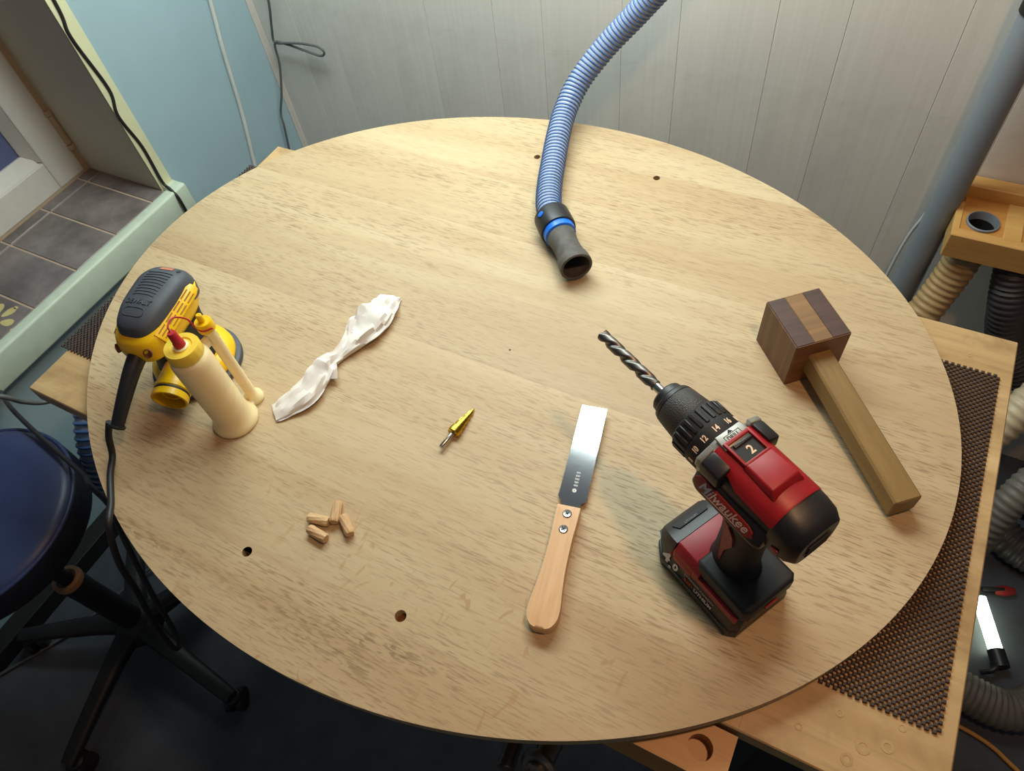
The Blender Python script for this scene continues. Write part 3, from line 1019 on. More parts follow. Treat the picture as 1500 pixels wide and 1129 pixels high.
    text('battery_text', 'RED', 0.0066, M_REDP, bat, basis((-1, 0, 0), fl_, onf(0.060, .0205)), bold=0.0002)
    text('battery_text', 'LITHIUM', 0.0066, M_LOGO, bat, basis((-1, 0, 0), fl_, onf(0.039, .0205)), bold=0.0002)
    return t
build_drill()

# ------------------------------------------------------------------ mallet
def build_mallet():
    # local: x runs from the head along the handle, y across, z up
    d = Vector((math.cos(math.radians(-48.3)), math.sin(math.radians(-48.3)), 0))
    t = thing('wooden_mallet', (0.000, 0.640, 0.0), 'wooden mallet with a striped walnut and oak head, lying on its side', 'mallet', math.atan2(d.y, d.x))
    HL, HW, HH = 0.076, 0.068, 0.074
    # laminated head: dark cheek, oak core, dark cheek
    w = HW
    for (y0, y1, mt) in ((-w / 2, -w * .20, M_WALNUTX), (-w * .20, w * .16, M_MOAK), (w * .16, w / 2, M_WALNUTX)):
        pass
    h = B()
    def slab(y0, y1, mt, nm):
        b = B().box(-HL / 2, HL / 2, y0, y1, 0.0, HH, 0.0007, seg=1)
        return b.done(nm, mt, t, 0)
    slab(-w / 2, -w * .17, M_WALNUTX, 'head_cheek')
    slab(-w * .17, w * .17, M_MOAK, 'head_core')
    slab(w * .17, w / 2, M_WALNUTX, 'head_cheek')
    # side veneer: brown striking faces
    for s_ in (1, -1):
        B().box(-HL / 2, HL / 2, s_ * (w / 2 + .0003) - .0006, s_ * (w / 2 + .0003) + .0006, 0.0004, HH - .001, 0.0003, seg=1).done('striking_face', M_WALNUT, t, 0)
    B().box(HL / 2 - .0003, HL / 2 + .0009, -w / 2, w / 2, 0.0004, HH - .0008, 0.0003, seg=1).done('front_face', M_WALNUTF, t, 0)
    # handle: square section, slightly tapered, drooping to the table
    x0, x1 = HL / 2 - 0.006, HL / 2 + 0.197
    z0, z1 = HH * 0.5, 0.0200
    b = B()
    def sec(x_, zc, hw, hh):
        c = 0.0022
        return [Vector((x_, a, zc + q)) for a, q in ((-hw + c, -hh), (hw - c, -hh), (hw, -hh + c), (hw, hh - c), (hw - c, hh), (-hw + c, hh), (-hw, hh - c), (-hw, -hh + c))]
    b.loft([sec(x0, z0, .0146, .0156), sec(x0 + .05, z0 + (z1 - z0) * .27, .0149, .0152), sec((x0 + x1) / 2 + .02, z0 + (z1 - z0) * .62, .0153, .0148), sec(x1 - .0015, z1, .0158, .0146), sec(x1, z1, .0144, .0132)])
    b.done('handle', M_ASH, t, 20)
build_mallet()

# ------------------------------------------------------------------ pull saw
def build_saw():
    a = Vector((-0.200, 0.458)) - Vector((-0.143, 0.180))
    t = thing('pull_saw', (-0.1435, 0.1805, 0.0), 'small double-edged pull saw with a beech handle and shiny blade', 'saw', math.atan2(a.y, a.x))
    # handle outline (x along, y across)
    prof = [(0.000, 0.004), (0.0025, 0.0100), (0.008, 0.0145), (0.016, 0.0168), (0.028, 0.0165), (0.045, 0.0145), (0.065, 0.0128), (0.085, 0.0122), (0.104, 0.0122), (0.120, 0.0128), (0.134, 0.0132), (0.142, 0.0132)]
    pts = spline([(x_, y_, 0) for x_, y_ in prof], 4)
    out = [(p.x, p.y) for p in pts] + [(p.x, -p.y) for p in reversed(pts)]
    b = B().prism(out, 0.0, 0.0185, 0.0032, seg=3)
    hd = b.done('handle', M_BEECH, t, 35)
    for x_ in (0.112, 0.131):
        s = B().lathe([(.0052, 0.0180), (.0052, 0.0190), (.0042, 0.0197), (.0020, 0.0194)], 20, Matrix.Translation((x_, 0.0, 0))).done('screw', M_STEEL, t, 40)
        b = B()
        b.box(-.0026, .0026, -.0004, .0004, 0.0193, 0.0199, mat=Matrix.Translation((x_, 0.0, 0)) @ Matrix.Rotation(0.7, 4, 'Z'))
        b.box(-.0004, .0004, -.0026, .0026, 0.0193, 0.0199, mat=Matrix.Translation((x_, 0.0, 0)) @ Matrix.Rotation(0.7, 4, 'Z'))
        b.done('screw_slot', M_BLACKM, s, 0)
    # blade
    L0, L1 = 0.136, 0.2835
    right = [(L0, 0.0105), (0.148, 0.0108), (0.152, 0.0118), (0.1535, 0.0150), (0.157, 0.0170)]
    x_ = 0.160
    pitch = 0.0016
    while x_ < L1 - 0.0015:
        f = (x_ - 0.16) / (L1 - 0.16)
        e = 0.0172 - 0.0012 * f
        right += [(x_, e), (x_ + pitch * 0.5, e - 0.0010)]
        x_ += pitch
    right.append((L1, 0.0160))
    left = [(p[0], -p[1]) for p in reversed(right)]
    left = [(q[0] - 0.000, q[1]) for q in left]
    poly = right + left
    b = B()
    poly_ = poly
    tilt = Matrix.Translation((L0, 0, 0.0060)) @ Matrix.Rotation(math.radians(-1.5), 4, 'Y') @ Matrix.Translation((-L0, 0, 0))
    lo = [b.bm.verts.new(tilt @ Vector((x0, y0, 0))) for x0, y0 in poly_]
    hi = [b.bm.verts.new(tilt @ Vector((x0, y0, .0006))) for x0, y0 in poly_]
    n = len(lo)
    b.bm.faces.new(list(reversed(lo)))
    b.bm.faces.new(hi)
    for i in range(n):
        b.bm.faces.new((lo[i], lo[(i + 1) % n], hi[(i + 1) % n], hi[i]))
    bld = b.done('blade', M_BLADE, t, 0)
    # etched maker's mark: small emblem and a row of strokes
    b = B()
    for k in range(6):
        a_ = k * PI / 3
        b.lathe([(.0011, .0006), (.0011, .0008)], 8, tilt @ Matrix.Translation((0.1665 + .0016 * math.cos(a_), .0016 * math.sin(a_), 0)))
    rnd = random.Random(3)
    for k in range(5):
        xx_ = 0.1715 + k * 0.0042
        for q in range(4):
            b.box(xx_ + rnd.uniform(0, .001), xx_ + .003, -.0024 + q * .0013, -.0024 + q * .0013 + .0005, .0006, .00075, mat=tilt)
        b.box(xx_ + .001, xx_ + .0016, -.0024, .0022, .0006, .00075, mat=tilt)
    b.done('etched_mark', M_ETCH, bld, 0)
build_saw()

# ------------------------------------------------------------------ step bit
def build_step_bit():
    a, c = Vector((-0.3515, 0.331, 0.0032)), Vector((-0.3425, 0.4000, 0.0030))
    t = thing('step_drill_bit', (a.x, a.y, 0.0), 'gold step drill bit with a steel shank lying near the table middle', 'drill bit', math.atan2(c.y - a.y, c.x - a.x))
    ax_ = Matrix.Translation((0, 0, 0.0072)) @ Matrix.Rotation(math.radians(94.0), 4, 'Y')
    B().lathe([(.0024, 0), (.0030, .0008), (.0030, .026)], 12, ax_).done('shank', M_STEEL, t, 40)
    steps = [(.0070, .0240), (.0086, .0250), (.0086, .0335), (.0070, .0337), (.0070, .0420), (.0056, .0422), (.0056, .0500), (.0043, .0502), (.0043, .0570), (.0031, .0572), (.0031, .0635), (.0022, .0637), (.0006, .0700)]
    rings = []
    for r, z in steps:
        ring = []
        for k in range(32):
            th = 2 * PI * k / 32
            q = abs(((th - z * 14) % PI) - PI / 2)
            rr = r * (0.55 if q < 0.32 else 1.0)
            ring.append(ax_ @ Vector((rr * math.cos(th), rr * math.sin(th), z)))
        rings.append(ring)
    B().loft(rings).done('stepped_cone', M_GOLD, t, 30)
build_step_bit()

# ------------------------------------------------------------------ dowels
def build_dowels():
    L, R = 0.0265, 0.0061
    b = B()
    rings = []
    n = 30
    for i in range(15):
        u = i / 14
        x_ = (u - .5) * L
        end = 0.86 if i in (0, 14) else 1.0
        rings.append([Vector((x_, R * end * (1 - .10 * (0.5 + .5 * math.sin(9 * (2 * PI * k / n) + u * 7))) * math.cos(2 * PI * k / n),
                              R * end * (1 - .10 * (0.5 + .5 * math.sin(9 * (2 * PI * k / n) + u * 7))) * math.sin(2 * PI * k / n))) for k in range(n)])
    b.loft(rings)
    spots = [((-0.4360, 0.1868, R), 12, 0, 'fluted beech dowel pin, upper left of the four, behind the lowest one'),
             ((-0.4265, 0.1715, R), -5, 0, 'fluted beech dowel pin, lowest of the four on the table'),
             ((-0.4215, 0.2030, R + .0010), -66, -4, 'fluted beech dowel pin, topmost of the four, pointing away'),
             ((-0.4010, 0.1948, R), -36, 0, 'fluted beech dowel pin, rightmost of the four, lying diagonally')]
    first = None
    for loc, dg_, tl, lab in spots:
        if first is None:
            o = first = b.done('dowel_pin', M_DOWEL, None, 30)
        else:
            o = first.copy()
            COL.objects.link(o)
        o.location = (loc[0], loc[1], loc[2] + Z0)
        o.rotation_euler = (random.uniform(0, 2), math.radians(tl), math.radians(dg_))
        tag(o, lab, 'dowel', 'dowel pins in a small heap')
build_dowels()

# ------------------------------------------------------------------ crumpled tissue
def build_tissue():
    st = [(-0.584, 0.287, .0140, .0040), (-0.574, 0.300, .0165, .0080), (-0.562, 0.326, .0215, .0150), (-0.560, 0.350, .0185, .0160), (-0.562, 0.372, .0170, .0190), (-0.562, 0.386, .0120, .0170),
          (-0.558, 0.402, .0110, .0130), (-0.553, 0.424, .0160, .0150), (-0.550, 0.448, .0240, .0180), (-0.547, 0.470, .0265, .0200), (-0.546, 0.492, .0230, .0190), (-0.547, 0.510, .0195, .0140), (-0.549, 0.524, .0185, .0060)]
    P = spline([(x_, y_, 0) for x_, y_, w_, h_ in st], 5)
    Wd = spline([(w_, h_, 0) for x_, y_, w_, h_ in st], 5)
    t = Vector((-0.56, 0.40, 0))
    b = B()
    rings = []
    n = 26
    m = len(P)
    for i, (p, wd) in enumerate(zip(P, Wd)):
        d_ = (P[min(i + 1, m - 1)] - P[max(i - 1, 0)]).normalized()
        s_ = Vector((d_.y, -d_.x, 0))
        ring = []
        tw = 0.35 * math.sin(i * 0.45)
        for k in range(n):
            a = 2 * PI * k / n
            ca, sa = math.cos(a), math.sin(a)
            u = wd.x * math.copysign(abs(ca) ** 0.8, ca)
            z = wd.y * 0.5 * (1 + sa)
            q = Vector((a * 1.1 * 2, i * 0.16, 3.1))
            fold = noise.noise(Vector((ca * 1.5, sa * 1.5, i * 0.10))) * 0.75 + (abs(noise.noise(Vector((ca * 2.4 + 9, sa * 2.4, i * 0.16)))) - .25) * 1.0
            u *= 1 + 0.30 * fold
            z = max(0.0006, z * (1 + 0.75 * fold) + 0.0008 * (k % 2) * 0)
            ring.append(p - t + s_ * u + Vector((0, 0, z)))
        rings.append(ring)
    b.loft(rings)
    # loose flap lifting beside the twist
    b.loft([[Vector((-0.556, 0.372, .010)) - t, Vector((-0.545, 0.382, .014)) - t, Vector((-0.553, 0.390, .013)) - t], [Vector((-0.546, 0.358, .012)) - t, Vector((-0.534, 0.366, .009)) - t, Vector((-0.540, 0.378, .017)) - t]])
    o = b.done('crumpled_tissue', M_PAPER, None, 28)
    up(o, t)
    tag(o, 'crumpled white paper tissue twisted in the middle', 'tissue')
build_tissue()

# ------------------------------------------------------------------ glue bottle
def build_bottle():
    t = thing('glue_bottle', (-0.6275, 0.2595, 0.0), 'cream plastic glue bottle with yellow caps and a red tip, beside the sander', 'glue bottle')
    prof = [(.0285, 0.0), (.0302, .0025), (.0297, .0075), (.0268, .0120), (.0248, .0180), (.0241, .026)]
    z = .026
    while z < .074:
        prof += [(.0241, z + .0012), (.0238, z + .0024), (.0241, z + .0036)]
        z += .0046
    prof += [(.0241, .120), (.0238, .126), (.0220, .1315), (.0190, .1340), (.0185, .137)]
    body = B().lathe(prof, 44).done('bottle_body', M_BOTTLE, t, 40)
    # side tube with its foot
    tx, ty = 0.000, 0.0385
    b = B()
    b.lathe([(.0125, 0.0), (.0135, .002), (.0130, .007), (.0090, .012), (.0072, .018), (.0070, .132), (.0085, .135), (.0085, .139)], 22, Matrix.Translation((tx, ty, 0)))
    b.box(-.0100, .0100, .018, .036, 0.001, .009, .003)
    b.box(-.0025, .0025, .018, .034, .117, .131, .001)
    b.done('spout_tube', M_BOTTLE, t, 40)
    # cap
    b = B()
    rings = []
    for (r, z) in ((.0200, .133), (.0207, .1345), (.0207, .1455), (.0197, .1480), (.0130, .1480), (.0118, .1465), (.0110, .1465)):
        rings.append([Vector((r * (1 + (.012 if (k % 4 < 2 and .134 < z < .146) else 0)) * math.cos(2 * PI * k / 64), r * (1 + (.012 if (k % 4 < 2 and .134 < z < .146) else 0)) * math.sin(2 * PI * k / 64), z)) for k in range(64)])
    b.loft(rings)
    cap = b.done('cap', M_YELCAP, t, 30)
    B().lathe([(.0090, .1460), (.0090, .1482), (.0060, .1490)], 24).done('cap_spout', M_BOTTLE, cap, 40)
    # red stopper leaning in the cap
    b = B().lathe([(.0066, 0), (.0066, .006), (.0058, .0075), (.0052, .019), (.0044, .0205)], 20, along((-0.10, 0.05, 1), (0, 0, .1475)))
    st = b.done('red_stopper', M_REDSOFT, t, 40)
    b = B().lathe([(.0100, .1365), (.0105, .1380), (.0105, .1480), (.0095, .1495), (.0040, .1495), (.0036, .1590), (.0026, .1600)], 24, Matrix.Translation((tx, ty, 0)))
    b.done('spout_cap', M_YEL, t, 40)
    B().tube([(-.0020, .001, .1670), (-.009, .006, .1710), (-.012, .018, .1705), (-.010, .029, .158), (-.004, .029, .1475), (.006, .029, .1440), (.0125, .0385, .1430)], .0011, 8, 8).done('red_tether', M_REDSOFT, t, 60)
build_bottle()
for o in bpy.data.objects['glue_bottle'].children_recursive:
    for v in o.data.vertices:
        if v.co.z > .02:
            v.co.z = .02 + (v.co.z - .02) * 1.08

# ------------------------------------------------------------------ palm sander
def build_sander():
    # local: -x is the rear (cord and dust port), z up
    rear = Vector((0.20, -0.98, 0))
    ang = math.atan2(-rear.y, -rear.x)
    t = thing('orbital_sander', (-0.7405, 0.3125, 0.0), 'yellow and grey palm sander with its black cord, standing on its pad', 'sander', ang)
    B().lathe([(.0600, 0.0), (.0625, .002), (.0625, .010), (.0600, .012), (.020, .012)], 56).done('sanding_pad', M_GREYD, t, 40)
    # skirt and motor base
    b = B().lathe([(.0560, .0125), (.0575, .016), (.0560, .024), (.0500, .030), (.0440, .033), (.0420, .038)], 48)
    b.done('dust_skirt', M_YEL, t, 40)
    b = B()
    for k, (r, z) in enumerate(((.0440, .033), (.0430, .042), (.0400, .055), (.0370, .066), (.0360, .078), (.0370, .088))):
        pass
    b.loft([superring(0, 0, 0, .044, .044, 2, 40)], False, False)
    b.bm.free()
    b = B()
    def plan(z, x0, x1, hw, e=2.6, n=44, skew=0.0):
        cx_, hl = (x0 + x1) / 2, (x1 - x0) / 2
        out = []
        for k in range(n):
            a = 2 * PI * k / n
            c, s_ = math.cos(a), math.sin(a)
            px = math.copysign(abs(c) ** (2 / e), c)
            py = math.copysign(abs(s_) ** (2 / e), s_)
            out.append(Vector((cx_ + hl * px, hw * py * (1 + skew * px), z)))
        return out
    b.loft([plan(.030, -.046, .044, .044, 2.1), plan(.045, -.042, .042, .041, 2.1), plan(.060, -.040, .042, .036, 2.2), plan(.080, -.040, .043, .034, 2.3), plan(.092, -.042, .045, .035, 2.4)])
    b.done('motor_shroud', M_BLACKM, t, 45)
    # yellow shell: sides and rear end
    b = B()
    b.loft([plan(.074, -.055, .046, .0330, 2.6), plan(.081, -.066, .050, .0375, 2.9), plan(.090, -.0695, .055, .0410, 3.0), plan(.102, -.0695, .0575, .0425, 2.9), plan(.112, -.066, .0585, .0415, 2.7), plan(.1175, -.058, .058, .0375, 2.6)])
    shell = b.done('yellow_shell', M_YEL, t, 45)
    # rubber palm grip over the top
    def gring(z, x0, x1, hw, drop, n=44):
        r = plan(z, x0, x1, hw * 1.09, 3.3, skew=0.15)
        for v in r:
            v.z += -drop * max(0.0, (-.01 - v.x) / .06) ** 1.6 - 0.006 * max(0.0, (v.x - .03) / .03)
        return r
    b = B()
    b.loft([gring(.100, -.0570, .0585, .0345, .004), gring(.112, -.0575, .0600, .0350, .006), gring(.122, -.0565, .0600, .0342, .008), gring(.130, -.0545, .0575, .0325, .010), gring(.1355, -.049, .0530, .0285, .012), gring(.1385, -.039, .0430, .0205, .011), gring(.1395, -.020, .024, .0090, .004)])
    grip = b.done('palm_grip', M_GREYD, t, 60)
    from mathutils.bvhtree import BVHTree
    bv = BVHTree.FromPolygons([v.co.copy() for v in grip.data.vertices], [tuple(p.vertices) for p in grip.data.polygons])
    def drape(o, z_ref):
        for v in o.data.vertices:
            hit = bv.ray_cast(Vector((v.co.x, v.co.y, .3)), Vector((0, 0, -1)))
            if hit[0] is not None:
                v.co.z = hit[0].z + (v.co.z - z_ref)
    # raised grip ribs, lettering and label, all following the curved top
    for k in range(9):
        x_ = 0.036 - k * 0.0050
        hw = .0205 - .0004 * k
        pts = [(x_ + .0022 * (1 - (y_ / hw) ** 2), y_, 0.0) for y_ in [-hw + 2 * hw * q / 16 for q in range(17)]]
        drape(B().tube(pts, .0009, 6, 1).done('grip_rib', M_GREYD, grip, 60), 0.0)
    lt = text('embossed_letters', 'DEWALT', 0.0100, M_GREYD, grip, basis((0, -1, 0), (1, 0, 0), (-.0150, 0.0, 0.0)), ext=0.0010, bold=0.0003)
    drape(lt, 0.0)
    fr_ = []
    for q in range(40):
        a = 2 * PI * q / 40
        c, s_ = math.cos(a), math.sin(a)
        fr_.append((-.0300 + .0062 * math.copysign(abs(c) ** .5, c), .0160 * math.copysign(abs(s_) ** .5, s_), 0.0))
    fr_.append(fr_[0])
    drape(B().tube(fr_, .0009, 6, 1).done('grip_outline', M_GREYD, grip, 60), 0.0)
    lb = B()
    for i in range(8):
        lb.box(.0445, .0505, -.011 + i * .0026, -.011 + (i + 1) * .0026, 0.0, .0008)
    drape(lb.done('label', M_ORANGEP, grip, 0), 0.0)
    drape(B().lathe([(.0030, 0.0), (.0030, .0006), (.0010, .0006)], 12, Matrix.Translation((.0460, -.0210, 0))).done('front_screw', M_BLACKM, grip, 30), 0.0)
    # thin yellow lip around the front of the grip
    lip = []
    for q in range(25):
        a = math.radians(-62 + 124 * q / 24)
        lip.append((.0190 + .0415 * math.cos(a), .0455 * math.sin(a), .1130))
    B().tube(lip, .0024, 8, 1).done('front_lip', M_YEL, shell, 60)
    # side vents: yellow band with slots on each shoulder
    for s_ in (-1, 1):
        a0, a1 = Vector((.0330, s_ * .0405, .1155)), Vector((-.0450, s_ * .0350, .1060))
        dirv = (a1 - a0).normalized()
        m = basis(dirv, Vector((0, -s_ * .72, .70)), a0)
        L_ = (a1 - a0).length
        rr = [(-.007, 0.0), (-.0055, .0060), (.002, .0088), (L_, .0095), (L_, -.0095), (.002, -.0088), (-.0055, -.0060)]
        band = B().prism(rr, -.006, .006, .0016, mat=m).done('vent_band', M_YEL, shell, 40)
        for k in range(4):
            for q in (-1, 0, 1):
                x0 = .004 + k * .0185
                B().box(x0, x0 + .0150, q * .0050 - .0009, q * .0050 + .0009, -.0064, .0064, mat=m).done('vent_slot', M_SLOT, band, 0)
    # rear screws
    for y_ in (.0255, -.0255):
        m = along((-1, y_ * 14, .55), (-.0655, y_, .1015))
        B().lathe([(.0062, -.002), (.0062, .0006), (.0048, .0006), (.0046, -.001), (.0020, -.001)], 18, m).done('rear_screw', M_HOLE, shell, 40)
    for o in [shell, grip] + list(shell.children_recursive) + list(grip.children_recursive):
        for v in o.data.vertices:
            v.co = Vector((v.co.x * (1.0 if v.co.x > 0 else 0.97), v.co.y * 0.88 + .0035, v.co.z + .008))
    # strain relief and cord
    b = B().tube([(-.056, .003, .101), (-.082, .005, .090), (-.112, .008, .072), (-.140, .012, .052)], lambda u: .0118 - .0040 * u, 18, 6)
    b.lathe([(.0098, 0), (.0104, .002), (.0096, .004)], 18, along((-.9, .16, -.6), (-.1395, .012, .0525)))
    b.done('strain_relief', M_BLACK, t, 50)
    # dust port
    b = B()
    dirp = Vector((-1, -.20, -.10)).normalized()
    m = along(dirp, (-.030, -.012, .044))
    b.lathe([(.0190, .000), (.0205, .020), (.0215, .036), (.0232, .037), (.0232, .042), (.0218, .043), (.0218, .047), (.0230, .048), (.0230, .056), (.0205, .0565), (.0195, .050), (.0185, .020)], 36, m, True, True)
    port = b.done('dust_port', M_YEL, t, 40)
    B().lathe([(.0130, .020), (.0120, .048), (.0100, .048), (.0090, .021)], 24, m).done('inner_duct', M_YEL, port, 40)
    B().lathe([(.0217, .0430), (.0222, .0445), (.0217, .0470)], 36, m, False, False).done('seal_ring', M_BLACKM, port, 40)
    return t, ang
sander, s_ang = build_sander()
# cord: hangs off the board edge, loops below and comes back over the stool
inv = Matrix.Rotation(-s_ang, 4, 'Z') @ Matrix.Translation((0.738, -0.312, 0))
cord = [(-0.7395, 0.1730, 0.0490), (-0.742, 0.160, 0.030), (-0.738, 0.146, 0.008), (-0.722, 0.124, 0.0045), (-0.690, 0.094, 0.0045), (-0.672, 0.070, 0.0), (-0.675, 0.045, -0.06), (-0.700, 0.030, -0.16), (-0.735, 0.010, -0.28), (-0.735, -0.005, -0.36),
        (-0.74, 0.000, -0.385), (-0.755, 0.015, -0.37), (-0.775, 0.045, -0.28), (-0.800, 0.085, -0.18), (-0.850, 0.112, -0.175), (-0.905, 0.125, -0.170), (-0.960, 0.138, -0.205), (-1.03, 0.150, -0.222), (-1.12, 0.165, -0.222), (-1.22, 0.185, -0.225), (-1.32, 0.21, -0.26)]
B().tube([inv @ Vector(p) for p in cord], .0043, 10, 8).done('cord', M_CORD, sander, 60)

# ------------------------------------------------------------------ vacuum hose with cuff
def build_hose():
    o = Vector((-0.29, 0.63, 0.0))
    t = thing('vacuum_hose', o, 'blue ribbed vacuum hose with a black collar and rubber cuff on the table', 'hose')
    path = [(-0.388, 0.735, .0265), (-0.408, 0.765, .0235), (-0.428, 0.810, .0205), (-0.446, 0.862, .0215), (-0.463, 0.918, .028), (-0.474, 0.972, .040), (-0.468, 1.020, .068), (-0.437, 1.058, .112), (-0.395, 1.080, .160), (-0.345, 1.090, .222), (-0.290, 1.095, .300), (-0.24, 1.10, .40), (-0.20, 1.10, .56)]
    pl = [Vector(p) - o for p in path]
    B().tube(pl, .0188, 24, 12).done('hose_wall', M_HOSE, t, 60)
    helix_rib('spiral_rib', pl, .0187, .0076, .0019, M_HOSEB, t)
    d = Vector((0.104, -0.110, 0.0)).normalized()
    s0 = Vector((-0.393, 0.741, .0270)) - o
    m = along(d, s0)
    b = B().lathe([(.0195, -.002), (.0240, .000), (.0268, .003), (.0272, .006), (.0276, .033), (.0268, .037), (.0235, .0375), (.0225, .030)], 40, m)
    col = b.done('collar', M_BLACK, t, 40)
    # blue lock button on the collar
    side = Vector((-0.45, -0.55, 0.75)).normalized()
    side = (side - d * side.dot(d)).normalized()
    mb = along(side, s0 + d * .014 + side * .0262)
    bt = B().lathe([(.0075, -.001), (.0075, .0006), (.0062, .0012)], 20, mb @ Matrix.Diagonal((1.0, 0.75, 1, 1))).done('button_frame', M_BLACKM, col, 40)
    B().lathe([(.0050, 0), (.0050, .0022), (.0030, .0028)], 16, mb @ Matrix.Diagonal((1.0, 0.8, 1, 1))).done('lock_button', M_BLUE, col, 40)
    B().lathe([(.0238, .030), (.0242, .040), (.0236, .047), (.0205, .049)], 40, m).done('blue_ring', M_BLUE, t, 40)
    outer = [(.0200, .046), (.0212, .050), (.0200, .062), (.0192, .074), (.0196, .086), (.0212, .096), (.0216, .0975), (.0222, .099), (.0220, .1005), (.0230, .102), (.0240, .112), (.0238, .1165), (.0222, .1175)]
    B().lathe(outer + [(.0200, .1165), (.0185, .100), (.0160, .070)], 40, m @ Matrix.Translation((0, 0, 0)), False, True).done('rubber_cuff', M_CUFF, t, 45)
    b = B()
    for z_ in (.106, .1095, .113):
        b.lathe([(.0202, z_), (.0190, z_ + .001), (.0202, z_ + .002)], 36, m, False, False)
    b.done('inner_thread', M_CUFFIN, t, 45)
    return t
build_hose()

# ------------------------------------------------------------------ stool
def build_stool():
    hx, hy = -1.130, 0.000
    t = thing('work_stool', (hx, hy, FLOOR), 'round dark blue vinyl work stool on a five-star castor base', 'stool')
    zs = 0.640
    b = B().lathe([(.02, zs - .062), (.165, zs - .062), (.1745, zs - .058), (.1775, zs - .050), (.1775, zs - .012), (.1750, zs - .006), (.1700, zs - .006)], 64)
    b.done('seat_side', M_VINYLS, t, 40)
    b = B().lathe([(.1735, zs - .008), (.1690, zs + .002), (.158, zs + .007), (.12, zs + .0115), (.06, zs + .013), (.004, zs + .0135)], 64)
    seat = b.done('seat_cushion', M_VINYL, t, 60)
    ring = [(.1735 * math.cos(2 * PI * k / 72), .1735 * math.sin(2 * PI * k / 72), zs - .003) for k in range(73)]
    B().tube(ring, .0042, 8, 1, False).done('piping', M_VINYL, seat, 60)
    B().box(-.055, .055, -.055, .055, zs - .075, zs - .062, .004).done('seat_plate', M_STOOL, t, 40)
    B().lathe([(.014, .30), (.014, zs - .07)], 24).done('gas_lift', M_STOOL, t, 40)
    B().lathe([(.026, .07), (.025, .30), (.026, .345), (.027, .352), (.022, .354)], 28).done('column', M_STOOL, t, 40)
    B().lathe([(.0275, .352), (.0285, .356), (.0275, .366), (.020, .367), (.015, .362)], 28).done('collar', M_COLLAR, t, 40)
    lab = B().box(-.0004, .0004, -.010, .010, -.012, .012).bm
    lab.free()
    B().lathe([(.048, .068), (.052, .074), (.050, .100), (.036, .125), (.028, .130)], 32).done('hub', M_STOOL, t, 40)
    for k in range(5):
        a = math.radians(-6 + 72 * k)
        rz = Matrix.Rotation(a, 4, 'Z')
        b = B()
        rings = []
        for (x_, zc, hw, hh) in ((.030, .098, .026, .022), (.09, .096, .022, .018), (.18, .086, .019, .014), (.27, .072, .017, .011), (.295, .068, .015, .010)):
            rings.append([rz @ Vector((x_, hw * math.copysign(abs(math.cos(q)) ** .7, math.cos(q)), zc + hh * math.copysign(abs(math.sin(q)) ** .7, math.sin(q)))) for q in [2 * PI * j / 16 for j in range(16)]])
        b.loft(rings)
        leg = b.done('leg', M_STOOL, t, 45)
        # castor: two wheels under a hood
        cb_ = B()
        ca = a + 0.7 + k
        base = rz @ Vector((.285, 0, 0))
        dr = Vector((math.cos(ca), math.sin(ca), 0))
        for s_ in (1, -1):
            c0 = base + dr * (s_ * .013) + Vector((0, 0, .025))
            cb_.lathe([(.018, -.008), (.025, -.006), (.025, .006), (.018, .008)], 20, along(dr, c0))
        cb_.lathe([(.012, .030), (.020, .040), (.018, .054), (.008, .060)], 18, Matrix.Translation(base))
        cb_.done('castor', M_STOOL, leg, 40)
    return t
build_stool()

# ------------------------------------------------------------------ cables on the walls and floor
def cable(name, pts, r, mat, label, cat='cable', sub=8):
    o = B().tube(pts, r, 8, sub).done(name, mat, None, 60)
    up(o)
    tag(o, label, cat)
    return o
cable('wall_cord', [(-1.459, 0.818, 0.42), (-1.459, 0.812, 0.168), (-1.459, 0.802, 0.101), (-1.459, 0.814, -0.017), (-1.459, 0.800, -0.073), (-1.459, 0.811, -0.159), (-1.455, 0.806, -0.250), (-1.436, 0.803, -0.266), (-1.418, 0.800, -0.285), (-1.417, 0.798, -0.345), (-1.430, 0.802, -0.46)],
      .0036, M_CORD, 'thin black cable running down the cream corner beside the window')
cable('white_conduit', [(-1.459, 1.19, 0.20), (-1.459, 1.153, 0.002), (-1.459, 1.129, -0.108), (-1.459, 1.103, -0.26), (-1.459, 1.068, -0.409), (-1.459, 1.05, -0.52)],
      .0055, M_CABLEW, 'white cable running down the blue wall')
cable('looped_cable', [(-1.372, 1.255, 0.06), (-1.379, 1.250, -0.033), (-1.400, 1.249, -0.100), (-1.409, 1.248, -0.140), (-1.370, 1.246, -0.136), (-1.32, 1.245, -0.128), (-1.268, 1.246, -0.128), (-1.252, 1.247, -0.140), (-1.268, 1.247, -0.152), (-1.32, 1.247, -0.146), (-1.370, 1.248, -0.140), (-1.408, 1.247, -0.143),
                       (-1.416, 1.243, -0.20), (-1.428, 1.225, -0.27), (-1.444, 1.21, -0.325), (-1.440, 1.200, -0.36), (-1.446, 1.185, -0.46), (-1.446, 1.18, -0.55)],
      .0030, M_CABLE, 'thin grey cable with a tied loop hanging in the wall corner')
cable('grey_cable', [(-1.30, 0.05, -0.10), (-1.25, 0.15, -0.14), (-1.20, 0.186, -0.172), (-1.20, 0.205, -0.215), (-1.19, 0.235, -0.245), (-1.16, 0.30, -0.25)],
      .0045, M_CABLE, 'grey cable running behind the workbench corner above the stool')
cable('floor_cable', [(-1.44, -0.30, -0.874), (-1.414, -0.242, -0.874), (-1.335, -0.105, -0.872), (-1.301, -0.02, -0.870), (-1.255, 0.11, -0.86), (-1.15, 0.32, -0.84), (-1.1, 0.5, -0.84)],
      .0040, M_CABLE, 'thin grey cable lying across the floor behind the stool base')
